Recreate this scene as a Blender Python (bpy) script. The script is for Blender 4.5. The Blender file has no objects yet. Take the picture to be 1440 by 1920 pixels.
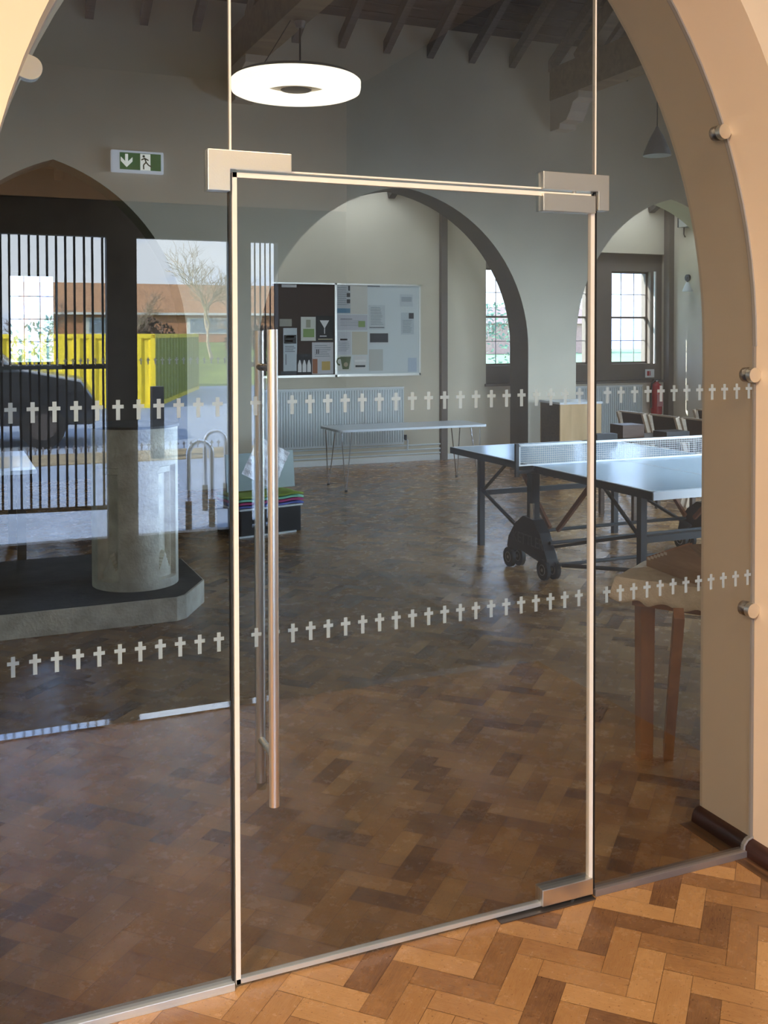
import bpy, bmesh, math, random
from mathutils import Vector, Matrix
random.seed(7)
C = bpy.context.scene.collection
PI = math.pi

# ------------------------------------------------------------------ camera
CAMP = Vector((-.675, -2.5544, 1.6916)); YAW, PIT, ROL, SY, FF = .4053, .0241, -.0016, 671.48, 1920.0
fw = Vector((math.sin(YAW)*math.cos(PIT), math.cos(YAW)*math.cos(PIT), -math.sin(PIT)))
r0 = Vector((math.cos(YAW), -math.sin(YAW), 0)); u0 = r0.cross(fw)
rt = r0*math.cos(ROL)+u0*math.sin(ROL); up = u0*math.cos(ROL)-r0*math.sin(ROL)
cd = bpy.data.cameras.new('camera'); cam = bpy.data.objects.new('camera', cd); C.objects.link(cam)
M = Matrix((rt, up, -fw)).transposed().to_4x4(); M.translation = CAMP; cam.matrix_world = M
cd.sensor_fit = 'VERTICAL'; cd.sensor_height = 36; cd.lens = 36; cd.shift_y = (SY-960)/1920; cd.clip_end = 500; cd.clip_start = .02
bpy.context.scene.camera = cam

def ray(x, y): return fw+rt*((x-720)/FF)+up*((SY-y)/FF)
def onY(x, y, Y): d = ray(x, y); return CAMP+d*((Y-CAMP.y)/d.y)
def onX(x, y, X): d = ray(x, y); return CAMP+d*((X-CAMP.x)/d.x)
def onZ(x, y, z): d = ray(x, y); return CAMP+d*((z-CAMP.z)/d.z)

# ------------------------------------------------------------------ materials
def mat(name, col, rough=.5, metal=0, bump=0, bscale=30, var=0, vscale=4, emis=None, estr=0, spec=.5):
    m = bpy.data.materials.new(name); m.use_nodes = True
    n = m.node_tree.nodes; l = m.node_tree.links; b = n['Principled BSDF']
    b.inputs['Base Color'].default_value = (*col, 1); b.inputs['Roughness'].default_value = rough
    b.inputs['Metallic'].default_value = metal; b.inputs['Specular IOR Level'].default_value = spec
    if var or bump: tc = n.new('ShaderNodeTexCoord')
    if var:
        t = n.new('ShaderNodeTexNoise'); t.inputs['Scale'].default_value = vscale; t.inputs['Detail'].default_value = 5
        l.new(tc.outputs['Object'], t.inputs['Vector'])
        r = n.new('ShaderNodeValToRGB'); r.color_ramp.elements[0].position = .3; r.color_ramp.elements[1].position = .7
        r.color_ramp.elements[0].color = (*[max(0, c*(1-var)) for c in col], 1); r.color_ramp.elements[1].color = (*[min(1, c*(1+var)) for c in col], 1)
        l.new(t.outputs['Fac'], r.inputs['Fac']); l.new(r.outputs['Color'], b.inputs['Base Color'])
    if bump:
        t = n.new('ShaderNodeTexNoise'); t.inputs['Scale'].default_value = bscale; t.inputs['Detail'].default_value = 4
        l.new(tc.outputs['Object'], t.inputs['Vector'])
        q = n.new('ShaderNodeBump'); q.inputs['Strength'].default_value = bump; q.inputs['Distance'].default_value = .01
        l.new(t.outputs['Fac'], q.inputs['Height']); l.new(q.outputs['Normal'], b.inputs['Normal'])
    if emis:
        b.inputs['Emission Color'].default_value = (*emis, 1); b.inputs['Emission Strength'].default_value = estr
    return m

def wood(name, a, b_, rough=.45, scale=(3, 40, 40), spec=.5):
    m = mat(name, a, rough, spec=spec); n = m.node_tree.nodes; l = m.node_tree.links; b = n['Principled BSDF']
    tc = n.new('ShaderNodeTexCoord'); mp = n.new('ShaderNodeMapping'); mp.inputs['Scale'].default_value = scale
    t = n.new('ShaderNodeTexNoise'); t.inputs['Scale'].default_value = 1; t.inputs['Detail'].default_value = 6; t.inputs['Distortion'].default_value = .6
    r = n.new('ShaderNodeValToRGB'); r.color_ramp.elements[0].position = .35; r.color_ramp.elements[1].position = .68
    r.color_ramp.elements[0].color = (*a, 1); r.color_ramp.elements[1].color = (*b_, 1)
    l.new(tc.outputs['Object'], mp.inputs['Vector']); l.new(mp.outputs[0], t.inputs['Vector']); l.new(t.outputs['Fac'], r.inputs['Fac']); l.new(r.outputs['Color'], b.inputs['Base Color'])
    return m

def glass(name, tint, ior):
    m = bpy.data.materials.new(name); m.use_nodes = True; n = m.node_tree.nodes; l = m.node_tree.links; n.clear()
    out = n.new('ShaderNodeOutputMaterial'); tr = n.new('ShaderNodeBsdfTransparent'); tr.inputs[0].default_value = (*[math.sqrt(c) for c in tint], 1)
    gl = n.new('ShaderNodeBsdfGlossy'); gl.inputs['Roughness'].default_value = 0; gl.inputs['Color'].default_value = (1, 1, 1, 1)
    fr = n.new('ShaderNodeFresnel'); fr.inputs['IOR'].default_value = ior
    ge = n.new('ShaderNodeNewGeometry'); inv = n.new('ShaderNodeMath'); inv.operation = 'SUBTRACT'; inv.inputs[0].default_value = 1
    mu = n.new('ShaderNodeMath'); mu.operation = 'MULTIPLY'
    l.new(ge.outputs['Backfacing'], inv.inputs[1]); l.new(fr.outputs[0], mu.inputs[0]); l.new(inv.outputs[0], mu.inputs[1])
    mx = n.new('ShaderNodeMixShader'); l.new(mu.outputs[0], mx.inputs[0]); l.new(tr.outputs[0], mx.inputs[1]); l.new(gl.outputs[0], mx.inputs[2]); l.new(mx.outputs[0], out.inputs[0])
    return m

def film(name, col, op):
    m = mat(name, col, .7); n = m.node_tree.nodes; l = m.node_tree.links; b = n['Principled BSDF']; out = n['Material Output']
    tl = n.new('ShaderNodeBsdfTranslucent'); tl.inputs[0].default_value = (*col, 1)
    a = n.new('ShaderNodeMixShader'); a.inputs[0].default_value = .45; l.new(b.outputs[0], a.inputs[1]); l.new(tl.outputs[0], a.inputs[2])
    tr = n.new('ShaderNodeBsdfTransparent'); s = n.new('ShaderNodeMixShader'); s.inputs[0].default_value = op
    l.new(tr.outputs[0], s.inputs[1]); l.new(a.outputs[0], s.inputs[2]); l.new(s.outputs[0], out.inputs[0])
    return m

def parquet():
    m = mat('oak_parquet', (.3, .14, .05), .3, spec=.75); n = m.node_tree.nodes; l = m.node_tree.links; b = n['Principled BSDF']
    at = n.new('ShaderNodeAttribute'); at.attribute_name = 'tone'
    uv = n.new('ShaderNodeUVMap'); mp = n.new('ShaderNodeMapping'); mp.inputs['Scale'].default_value = (6, 70, 1)
    t = n.new('ShaderNodeTexNoise'); t.inputs['Scale'].default_value = 1; t.inputs['Detail'].default_value = 7; t.inputs['Roughness'].default_value = .75; t.inputs['Distortion'].default_value = .5
    l.new(uv.outputs[0], mp.inputs[0]); l.new(mp.outputs[0], t.inputs['Vector'])
    tc = n.new('ShaderNodeTexCoord'); t2 = n.new('ShaderNodeTexNoise'); t2.inputs['Scale'].default_value = 9; t2.inputs['Detail'].default_value = 8; t2.inputs['Roughness'].default_value = .7
    l.new(tc.outputs['Object'], t2.inputs['Vector'])
    t3 = n.new('ShaderNodeTexNoise'); t3.inputs['Scale'].default_value = 130; t3.inputs['Detail'].default_value = 3; l.new(tc.outputs['Object'], t3.inputs['Vector'])
    r = n.new('ShaderNodeValToRGB'); e = r.color_ramp.elements
    e[0].position = 0; e[0].color = (.12, .055, .026, 1); e[1].position = 1; e[1].color = (.55, .31, .125, 1)
    k = e.new(.45); k.color = (.34, .17, .062, 1)
    def math_(op, a, bb):
        q = n.new('ShaderNodeMath'); q.operation = op
        for i, v in enumerate((a, bb)):
            if isinstance(v, (int, float)): q.inputs[i].default_value = v
            else: l.new(v, q.inputs[i])
        return q.outputs[0]
    s = math_('ADD', math_('MULTIPLY', at.outputs['Fac'], .72), math_('MULTIPLY', t.outputs['Fac'], .7))
    s = math_('ADD', s, math_('MULTIPLY', math_('SUBTRACT', t2.outputs['Fac'], .5), .6))
    s = math_('SUBTRACT', s, .2)
    b.inputs['Coat Weight'].default_value = .12; b.inputs['Coat Roughness'].default_value = .2
    l.new(s, r.inputs['Fac'])
    # small dark pits and specks
    r3 = n.new('ShaderNodeValToRGB'); r3.color_ramp.elements[0].position = .28; r3.color_ramp.elements[1].position = .36
    r3.color_ramp.elements[0].color = (.35, .3, .28, 1); r3.color_ramp.elements[1].color = (1, 1, 1, 1); l.new(t3.outputs['Fac'], r3.inputs['Fac'])
    mx = n.new('ShaderNodeMix'); mx.data_type = 'RGBA'; mx.blend_type = 'MULTIPLY'; mx.inputs[0].default_value = 1
    l.new(r.outputs['Color'], mx.inputs[6]); l.new(r3.outputs['Color'], mx.inputs[7]); l.new(mx.outputs[2], b.inputs['Base Color'])
    rr = n.new('ShaderNodeMapRange'); rr.inputs[1].default_value = .3; rr.inputs[2].default_value = .7; rr.inputs[3].default_value = .15; rr.inputs[4].default_value = .34
    l.new(t2.outputs['Fac'], rr.inputs[0]); l.new(rr.outputs[0], b.inputs['Roughness'])
    bp = n.new('ShaderNodeBump'); bp.inputs['Strength'].default_value = .22; bp.inputs['Distance'].default_value = .004
    l.new(t.outputs['Fac'], bp.inputs['Height']); l.new(bp.outputs[0], b.inputs['Normal'])
    return m

cream = mat('cream_wall_paint', (.62, .56, .45), .65, bump=.15, bscale=14, var=.05, vscale=1.5)
lobbyp = mat('warm_cream_paint', (.74, .60, .45), .6, bump=.12, bscale=18, var=.04, vscale=2)
taupe = mat('taupe_paint', (.17, .14, .115), .6, var=.08)
darkw = mat('dark_brown_tone', (.075, .062, .052), .6, var=.15)
bandp = mat('shaded_intrados_tone', (.12, .105, .09), .6, var=.06)
roofb = wood('dark_roof_boards', (.05, .042, .038), (.11, .095, .085), .7, (2, 8, 8))
rafm = wood('grey_rafter_wood', (.1, .085, .075), (.16, .14, .125), .6)
beamw = wood('brown_beam_wood', (.16, .11, .06), (.25, .18, .1), .5, (2, 14, 14))
corbm = mat('pale_corbel_stone', (.5, .43, .36), .7, bump=.2)
PQ = parquet()
gapm = mat('dark_floor_joint', (.07, .03, .014), .6)
skm = wood('dark_red_skirting', (.03, .011, .008), (.075, .022, .013), .3, (30, 3, 30))
GL = glass('tinted_glass', (.57, .58, .575), 1.88)
GE = glass('entrance_glass', (.9, .92, .92), 1.3)
GW = glass('leaded_window_glass', (.74, .84, .95), 1.5)
alu = mat('pale_aluminium', (.72, .78, .82), .3, .6)
steel = mat('brushed_stainless_steel', (.84, .82, .77), .32, 1, bump=.04, bscale=200)
steel_d = mat('dark_steel', (.2, .17, .15), .35, .9)
seal = mat('white_door_seal', (.9, .86, .8), .35)
black = mat('black_rubber', (.012, .011, .01), .5)
blackp = mat('black_plastic', (.025, .025, .026), .4)
greym = mat('grey_silicone', (.33, .32, .32), .5)
crossm = film('frosted_white_vinyl', (.72, .86, .94), .44)
stone = mat('pale_cast_stone', (.78, .73, .62), .85, bump=.5, bscale=60, var=.2, vscale=10)
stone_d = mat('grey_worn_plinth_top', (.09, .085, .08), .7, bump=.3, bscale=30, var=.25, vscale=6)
whitep = mat('white_paint', (.75, .77, .77), .35)
radm = mat('white_radiator_enamel', (.62, .68, .7), .35)
chrome = mat('chrome', (.8, .8, .82), .15, 1)
lamw = mat('white_laminate', (.68, .72, .76), .22)
ttblue = mat('blue_grey_table_top', (.55, .75, .95), .2)
ttline = mat('white_line_paint', (.85, .88, .9), .4)
ttframe = mat('dark_grey_frame', (.05, .055, .06), .4, .3)
netm = mat('white_net', (.72, .74, .74), .6)
orange = mat('brown_orange_strut', (.2, .075, .035), .5)
oak = wood('light_oak_veneer', (.52, .34, .17), (.68, .48, .27), .35, (10, 10, 1.5))
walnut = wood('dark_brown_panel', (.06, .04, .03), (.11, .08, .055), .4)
tabw = wood('warm_table_wood', (.32, .14, .055), (.46, .21, .09), .35, (12, 12, 2))
clothm = mat('cream_lace_cloth', (.78, .64, .47), .85, bump=.5, bscale=120, var=.12, vscale=25)
boxm = wood('tan_brown_box', (.3, .17, .085), (.42, .26, .14), .5)
redm = mat('red_enamel', (.4, .015, .02), .25)
chairw = wood('pale_chair_wood', (.5, .38, .27), (.62, .5, .38), .4)
chairf = mat('dark_brown_vinyl', (.045, .03, .025), .4)
lead = mat('grey_lead_bars', (.28, .3, .33), .5)
brown_b = mat('dark_brown_felt', (.06, .042, .036), .8)
wboard = mat('pale_whiteboard', (.60, .66, .68), .2)
alub = mat('silver_board_frame', (.8, .8, .76), .3, .5)
paper = mat('white_paper', (.72, .72, .72), .6)
greyfas = mat('dark_grey_entrance_frame', (.06, .06, .06), .45)

# ------------------------------------------------------------------ mesh builder
class MB:
    def __init__(s): s.b = bmesh.new()
    def box(s, x0, x1, y0, y1, z0, z1, m=None):
        r = bmesh.ops.create_cube(s.b, size=1)['verts']
        for v in r:
            v.co = Vector((x0+(v.co.x+.5)*(x1-x0), y0+(v.co.y+.5)*(y1-y0), z0+(v.co.z+.5)*(z1-z0)))
            if m: v.co = m @ v.co
        return s
    def cyl(s, p, q, r, r2=None, n=16, cap=True):
        p = Vector(p); q = Vector(q); d = q-p; L = d.length
        vs = bmesh.ops.create_cone(s.b, cap_ends=cap, segments=n, radius1=r, radius2=r if r2 is None else r2, depth=L)['verts']
        m = Matrix.Translation((p+q)/2) @ d.to_track_quat('Z', 'Y').to_matrix().to_4x4()
        for v in vs: v.co = m @ v.co
        return s
    def tube(s, pts, r, n=8):
        pts = [Vector(p) for p in pts]; rings = []
        for i, p in enumerate(pts):
            d = (pts[min(i+1, len(pts)-1)]-pts[max(i-1, 0)]).normalized(); a = d.orthogonal().normalized()
            if i:
                a = (pa-d*pa.dot(d)).normalized()
            pa = a; bb = d.cross(a)
            rr = r[i] if isinstance(r, (list, tuple)) else r
            rings.append([s.b.verts.new(p+(a*math.cos(2*PI*k/n)+bb*math.sin(2*PI*k/n))*rr) for k in range(n)])
        for A, B in zip(rings, rings[1:]):
            for k in range(n): s.b.faces.new((A[k], A[(k+1) % n], B[(k+1) % n], B[k]))
        s.b.faces.new(rings[0][::-1]); s.b.faces.new(rings[-1]); return s
    def bar(s, p, q, w, h):      # rectangular bar, h measured along world up as far as possible
        p = Vector(p); q = Vector(q); d = (q-p).normalized(); side = d.cross(Vector((0, 0, 1)))
        if side.length < 1e-3: side = Vector((1, 0, 0))
        side.normalize(); u = side.cross(d)
        c = [s.b.verts.new(o+side*(a*w/2)+u*(b*h/2)) for o in (p, q) for a, b in ((-1, -1), (1, -1), (1, 1), (-1, 1))]
        for f in ((0, 1, 2, 3), (7, 6, 5, 4), (0, 4, 5, 1), (1, 5, 6, 2), (2, 6, 7, 3), (3, 7, 4, 0)): s.b.faces.new([c[i] for i in f])
        return s
    def prism(s, pts, axis, a, b):   # 2D outline extruded; axis 'Y': pts are (x,z); 'X': (y,z); 'Z': (x,y)
        def mk(p, t): return {'Y': (p[0], t, p[1]), 'X': (t, p[0], p[1]), 'Z': (p[0], p[1], t)}[axis]
        A = [s.b.verts.new(mk(p, a)) for p in pts]; B = [s.b.verts.new(mk(p, b)) for p in pts]
        s.b.faces.new(A); s.b.faces.new(B[::-1]); n = len(pts)
        for i in range(n): s.b.faces.new((A[i], B[i], B[(i+1) % n], A[(i+1) % n]))
        return s
    def lathe(s, prof, cx, cy, n=32):
        rings = [[s.b.verts.new((cx+r*math.cos(2*PI*k/n), cy+r*math.sin(2*PI*k/n), z)) for k in range(n)] for r, z in prof]
        for A, B in zip(rings, rings[1:]):
            for k in range(n): s.b.faces.new((A[k], A[(k+1) % n], B[(k+1) % n], B[k]))
        s.b.faces.new(rings[0][::-1]); s.b.faces.new(rings[-1]); return s
    def torus(s, c, R, r, axis='Z', n=40, m=12, a0=0, a1=2*PI):
        rings = []; full = abs(a1-a0-2*PI) < 1e-6
        for i in range(n if full else n+1):
            t = a0+(a1-a0)*i/n
            ring = []
            for j in range(m):
                q = 2*PI*j/m; rr = R+r*math.cos(q); x, y, z = rr*math.cos(t), rr*math.sin(t), r*math.sin(q)
                v = {'Z': (x, y, z), 'Y': (x, z, y), 'X': (z, x, y)}[axis]; ring.append(s.b.verts.new(Vector(c)+Vector(v)))
            rings.append(ring)
        k = len(rings)
        for i in range(k if full else k-1):
            A, B = rings[i], rings[(i+1) % k]
            for j in range(m): s.b.faces.new((A[j], A[(j+1) % m], B[(j+1) % m], B[j]))
        return s
    def grid(s, f, nu, nv):
        V = [[s.b.verts.new(f(i/nu, j/nv)) for j in range(nv+1)] for i in range(nu+1)]
        for i in range(nu):
            for j in range(nv): s.b.faces.new((V[i][j], V[i+1][j], V[i+1][j+1], V[i][j+1]))
        return s
    def build(s, name, m, parent=None, smooth=False, bev=0, origin=None, nonorm=False):
        if not nonorm: bmesh.ops.recalc_face_normals(s.b, faces=s.b.faces)
        if bev: bmesh.ops.bevel(s.b, geom=list(s.b.edges), offset=bev, segments=2, affect='EDGES', profile=.6)
        if origin is not None:
            for v in s.b.verts: v.co -= Vector(origin)
        me = bpy.data.meshes.new(name); s.b.to_mesh(me); s.b.free(); me.materials.append(m)
        if smooth:
            me.polygons.foreach_set('use_smooth', [True]*len(me.polygons)); me.set_sharp_from_angle(angle=math.radians(40))
        o = bpy.data.objects.new(name, me); C.objects.link(o)
        if origin is not None: o.location = origin
        if parent: o.parent = parent
        return o

def tag(o, label, cat, group=None, kind=None):
    o['label'] = label
    if cat: o['category'] = cat
    if group: o['group'] = group
    if kind: o['kind'] = kind
    return o
def thing(name, label, cat, loc=(0, 0, 0), rz=0, group=None, kind=None):
    o = bpy.data.objects.new(name, None); o.empty_display_size = .1; C.objects.link(o); o.location = loc; o.rotation_euler = (0, 0, rz)
    return tag(o, label, cat, group, kind)
def struct(o, label=None):
    o['kind'] = 'structure'
    if label: o['label'] = label
    return o
def dup(root, loc=None, rz=None, label=None, group=None):
    r = root.copy(); C.objects.link(r)
    if loc is not None: r.location = loc
    if rz is not None: r.rotation_euler = (0, 0, rz)
    if label: r['label'] = label
    if group: r['group'] = group
    for ch in list(root.children):
        c = ch.copy(); C.objects.link(c); c.parent = r
        for g in list(ch.children):
            d = g.copy(); C.objects.link(d); d.parent = c
    return r
def text_mesh(name, s, size, m, parent, mw, ext=.001):
    cu = bpy.data.curves.new(name, 'FONT'); cu.body = s; cu.size = size; cu.extrude = ext; cu.align_x = 'CENTER'; cu.align_y = 'CENTER'
    t = bpy.data.objects.new('tmp', cu); C.objects.link(t); dg = bpy.context.evaluated_depsgraph_get()
    me = bpy.data.meshes.new_from_object(t.evaluated_get(dg)); bpy.data.objects.remove(t)
    me.transform(mw); me.materials.clear(); me.materials.append(m); o = bpy.data.objects.new(name, me); C.objects.link(o); o.parent = parent; return o

def holes_slab(mb, x0, x1, z0, z1, y0, y1, holes):
    xs = sorted({x0, x1, *[h[0] for h in holes], *[h[1] for h in holes]}); zs = sorted({z0, z1, *[h[2] for h in holes], *[h[3] for h in holes]})
    for a, b in zip(xs, xs[1:]):
        run = None
        for c, d in zip(zs, zs[1:]):
            mx, mz = (a+b)/2, (c+d)/2
            if any(h[0] < mx < h[1] and h[2] < mz < h[3] for h in holes):
                if run: mb.box(a, b, y0, y1, run[0], run[1]); run = None
            else: run = (run[0], d) if run else (c, d)
        if run: mb.box(a, b, y0, y1, run[0], run[1])
    return mb

# ------------------------------------------------------------------ floor : herringbone of 76 x 228 mm blocks
W_ = .0762
def herring(name, inside):
    b = bmesh.new(); uvl = b.loops.layers.uv.new('UVMap'); tl = b.loops.layers.float_color.new('tone')
    s2 = math.sqrt(.5)
    def put(p, q, w, h):
        cx, cy = (p+w/2)*W_, (q+h/2)*W_
        X, Y = (cx-cy)*s2, (cx+cy)*s2
        if not inside(X, Y): return
        g = .0006; tx, ty = random.gauss(0, .0022), random.gauss(0, .0022)
        co = []
        for a, c in ((p*W_+g, q*W_+g), ((p+w)*W_-g, q*W_+g), ((p+w)*W_-g, (q+h)*W_-g), (p*W_+g, (q+h)*W_-g)):
            co.append(b.verts.new(((a-c)*s2, (a+c)*s2, (a-cx)*tx*.5+(c-cy)*ty*.5)))
        f = b.faces.new(co); t = min(1, max(0, random.gauss(.5, .24)))
        if random.random() < .1: t = 0.0
        ou, ov = random.random()*50, random.random()*50
        L = [(0, 0), (w, 0), (w, h), (0, h)]
        for lp, (uu, vv) in zip(f.loops, L):
            if h > w: uu, vv = vv, uu
            lp[uvl].uv = (uu*W_*4+ou, vv*W_*4+ov); lp[tl] = (t, t, t, 1)
    R = 120
    for k in range(-230, 231):
        for j in range(-60, 61):
            p, q = k+3*j, k-3*j
            X, Y = (p-q)*W_*s2, (p+q)*W_*s2
            if not (-5 < X < 10 and -5.5 < Y < 10.5): continue
            put(p+.35, q+.6, 3, 1); put(p+3.35, q-1.4, 1, 3)
    me = bpy.data.meshes.new(name); b.to_mesh(me); b.free(); me.materials.append(PQ)
    o = bpy.data.objects.new(name, me); C.objects.link(o); return o
fl = struct(herring('floor', lambda X, Y: (Y > .25 and -4.55 < X < 9.25 and Y < 9.8) or (-.75 < X < 1.85 and -.45 < Y <= .3) or (-2.65 < X < 2.65 and -2.0 < Y <= -.2)), 'worn oak herringbone parquet floor running under the glass screen')
sub = MB().box(-4.6, 9.3, -4.9, 10.1, -.2, -.0015).build('floor_joint_bed', gapm, fl)
struct(MB().box(1.635, 1.69, -.29, .25, -.001, .0014).build('trim_1', wood('dark_border_oak', (.06, .03, .015), (.2, .10, .045), .35, (40, 4, 4))), 'dark stained border board along the right jamb')
matw = struct(MB().box(-2.6, 2.6, -4.66, -2.02, -.001, .004).build('trim_2', mat('dark_entrance_matting', (.03, .03, .032), .95, bump=.8, bscale=300)), 'dark barrier matting inside the entrance')
struct(MB().box(-2.6, 2.6, -2.02, -1.95, 0, .006).build('trim_3', mat('polished_metal_strip', (.72, .75, .8), .06, 1)), 'polished metal edging strip of the entrance mat')

# ------------------------------------------------------------------ pointed arch helper
def arch(x0, x1, z0, R, n=24, ztop=None):
    """outline points of a pointed arch from left spring (x0,z0) over the apex to (x1,z0)"""
    cR, cL = x1-R, x0+R; xm = (x0+x1)/2
    aL = math.acos(max(-1, min(1, (xm-cR)/R)))
    right = [(cR+R*math.cos(aL*i/n), z0+R*math.sin(aL*i/n)) for i in range(n+1)]   # from (x1,z0) to apex
    left = [(x0+x1-x, z) for x, z in right]                                         # from (x0,z0) to apex
    return left+right[-2::-1]
AX0, AX1 = -.628, 1.72
LA = arch(AX0, AX1, 1.65, 1.8)
# lobby / hall dividing wall, half a metre thick
pts = [(-4.6, -.1), (AX0, -.1)]+LA+[(AX1, -.1), (3.0, -.1), (3.0, 5.05), (-4.6, 5.05)]
wl = struct(MB().prism(pts, 'Y', -.25, .25).build('wall_front', lobbyp), 'warm cream plastered wall with the pointed arch around the glass screen')
FWN = [(3.6, 5.0), (5.8, 7.2)]  # unseen front windows, added to bring light onto the arcade and far wall
struct(holes_slab(MB(), 3.0, 9.3, -.1, 5.05, -.25, .25, [(a, b, .9, 2.6) for a, b in FWN]).build('wall_front_right', cream))
# hall side is painted cool cream
struct(MB().prism([(-4.6, 0), (AX0-.002, 0)]+[(x, z+.002) for x, z in arch(AX0-.002, AX1+.002, 1.65, 1.802)]+[(AX1+.002, 0), (3.0, 0), (3.0, 5.05), (-4.6, 5.05)], 'Y', .25, .252).build('wall_hall_front', cream))
# skirting on right jamb and lobby face, rounded top
def skirt_prof(n=6, d=.036, h=.05):
    return [(0, 0), (0, h)]+[(-d*math.sin(PI/2*i/n)**.8, h-(h-.006)*(1-math.cos(PI/2*i/n))) for i in range(1, n+1)]+[(-d, 0)]
sp = [(AX1+a, z) for a, z in skirt_prof()]
struct(MB().prism(sp, 'Y', -.29, .25).build('baseboard_right', skm, smooth=True), 'dark red-brown rounded skirting along the right jamb')
struct(MB().prism([(AX0-a, z) for a, z in skirt_prof()], 'Y', -.29, .25).build('baseboard_left', skm, smooth=True), 'dark rounded skirting along the left jamb')
struct(MB().box(1.72, 2.6, -.285, -.25, 0, .05).build('baseboard_front', skm))

# arcade wall
AY0, AY1 = 8.4, 8.84
def ar(x0, x1): return arch(x0, x1, 1.6, 2.38)
mid = ar(2.62, 5.97)
lef = arch(-1.45, 2.12, 1.55, 2.75); rig = arch(6.67, 9.55, 1.6, 2.05)
# middle arch profile is taken higher by scaling to the measured apex
def fit(a, top, z0): zt = max(z for x, z in a); return [(x, z0+(z-z0)*(top-z0)/(zt-z0)) for x, z in a]
mid = fit(arch(2.52, 5.97, 1.5, 1.95), 3.40, 1.5); lef = fit(arch(-1.0, 1.72, 1.6, 1.9), 3.47, 1.6); rig = fit(arch(6.67, 9.62, 1.55, 1.85), 3.45, 1.55)
pts = [(-4.6, -.1), (-1.0, -.1)]+lef+[(1.72, -.1), (2.52, -.1)]+mid+[(5.97, -.1), (6.67, -.1)]+rig[:-1]
pts = [p for p in pts if p[0] <= 9.25]+[(9.25, 3.3), (9.25, 6.0), (-4.6, 6.0)]
o = MB().prism(pts, 'Y', AY0, AY1).build('wall_arcade', cream); struct(o, 'cream arcade wall with three arches across the hall')
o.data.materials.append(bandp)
for p in o.data.polygons:      # shade inside the arches, put into a darker intrados colour
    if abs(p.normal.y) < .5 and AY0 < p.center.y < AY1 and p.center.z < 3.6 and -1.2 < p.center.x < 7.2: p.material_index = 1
# far wall of the aisle
FY = 9.75
WIN = [(6.15, 6.84), (7.2, 7.89), (8.256, 8.945)]
m = MB(); holes_slab(m, -4.6, 2.2, -.1, 4.2, FY, FY+.3, [(-.01, .517, 1.34, 2.385)])  # this bay of the far wall has a darker colour
struct(m.build('wall_back_left', darkw), 'dark brown wall seen through the left arch')
struct(MB().box(2.2, 6.12, FY, FY+.3, -.1, 4.2).build('wall_back', cream), 'cream far wall with the noticeboard')
m = MB().box(6.12, 9.25, FY, FY+.3, -.1, 1.0).box(6.12, 9.25, FY, FY+.3, 2.85, 4.2).box(9.15, 9.25, FY, FY+.3, 1.0, 2.85)
struct(m.build('wall_back_right', cream), 'cream far wall around the sash windows')
m = MB(); holes_slab(m, 6.12, 9.15, 1.0, 2.85, FY+.1, FY+.32, [(a, b, 1.24, 2.6) for a, b in WIN])
struct(m.build('wall_window_recess', taupe), 'taupe painted recess around the three sash windows')
struct(MB().box(6.1, 9.17, FY-.03, FY+.1, .965, 1.0).build('trim_4', taupe), 'taupe sill board under the window recess')
struct(MB().box(5.41, 5.5, FY-.07, FY, 0, 3.6).build('trim_5', taupe), 'brown vertical pilaster strip beside the noticeboard')
struct(MB().box(2.2, 6.4, FY-.015, FY, 0, .07).build('baseboard_back', whitep))
struct(MB().box(9.11, 9.2, FY-.12, FY, 0, 3.55).build('trim_6', taupe))
def window(nm, x0, x1, z0, z1, y, lab, cols=3, rows=4, meet=True):
    w = thing(nm, lab, None, (x0, y, z0), kind='structure'); a, h = x1-x0, z1-z0
    MB().box(0, a, 0, .006, 0, h).build('pane', GW, w)
    f = MB().box(0, .03, -.02, .02, 0, h).box(a-.03, a, -.02, .02, 0, h).box(0, a, -.02, .02, 0, .03).box(0, a, -.02, .02, h-.03, h)
    if meet: f.box(0, a, -.025, .02, h/2-.014, h/2+.014)
    f.build('frame', taupe if meet else darkw, w)
    l = MB()
    for i in range(1, cols): l.box(a*i/cols-.005, a*i/cols+.005, -.008, -.001, 0, h)
    for j in range(1, rows): l.box(0, a, -.008, -.001, h*j/rows-.005, h*j/rows+.005)
    l.build('glazing_bars', lead, w)
    if meet: MB().box(a+.035, a+.055, -.16, -.13, 0, h).build('sash_edge', whitep, w)
    return w
for i, (a, b) in enumerate(WIN): window('window_%d' % (i+4), a, b, 1.24, 2.6, FY+.2, ['small-paned sash window seen left of the middle arch pier', 'small-paned sash window partly hidden by the door edge', 'small-paned white sash window nearest the corner above the extinguisher'][i])
window('window_7', -.01, .517, 1.34, 2.385, FY+.12, 'bright small-paned window seen through the left arch', 3, 4, False)
struct(MB().box(-.35, .56, FY-.06, FY+.05, 1.26, 1.335).build('trim_7', mat('slate_grey_sill', (.16, .17, .18), .4)), 'grey sill below the left window')
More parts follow.
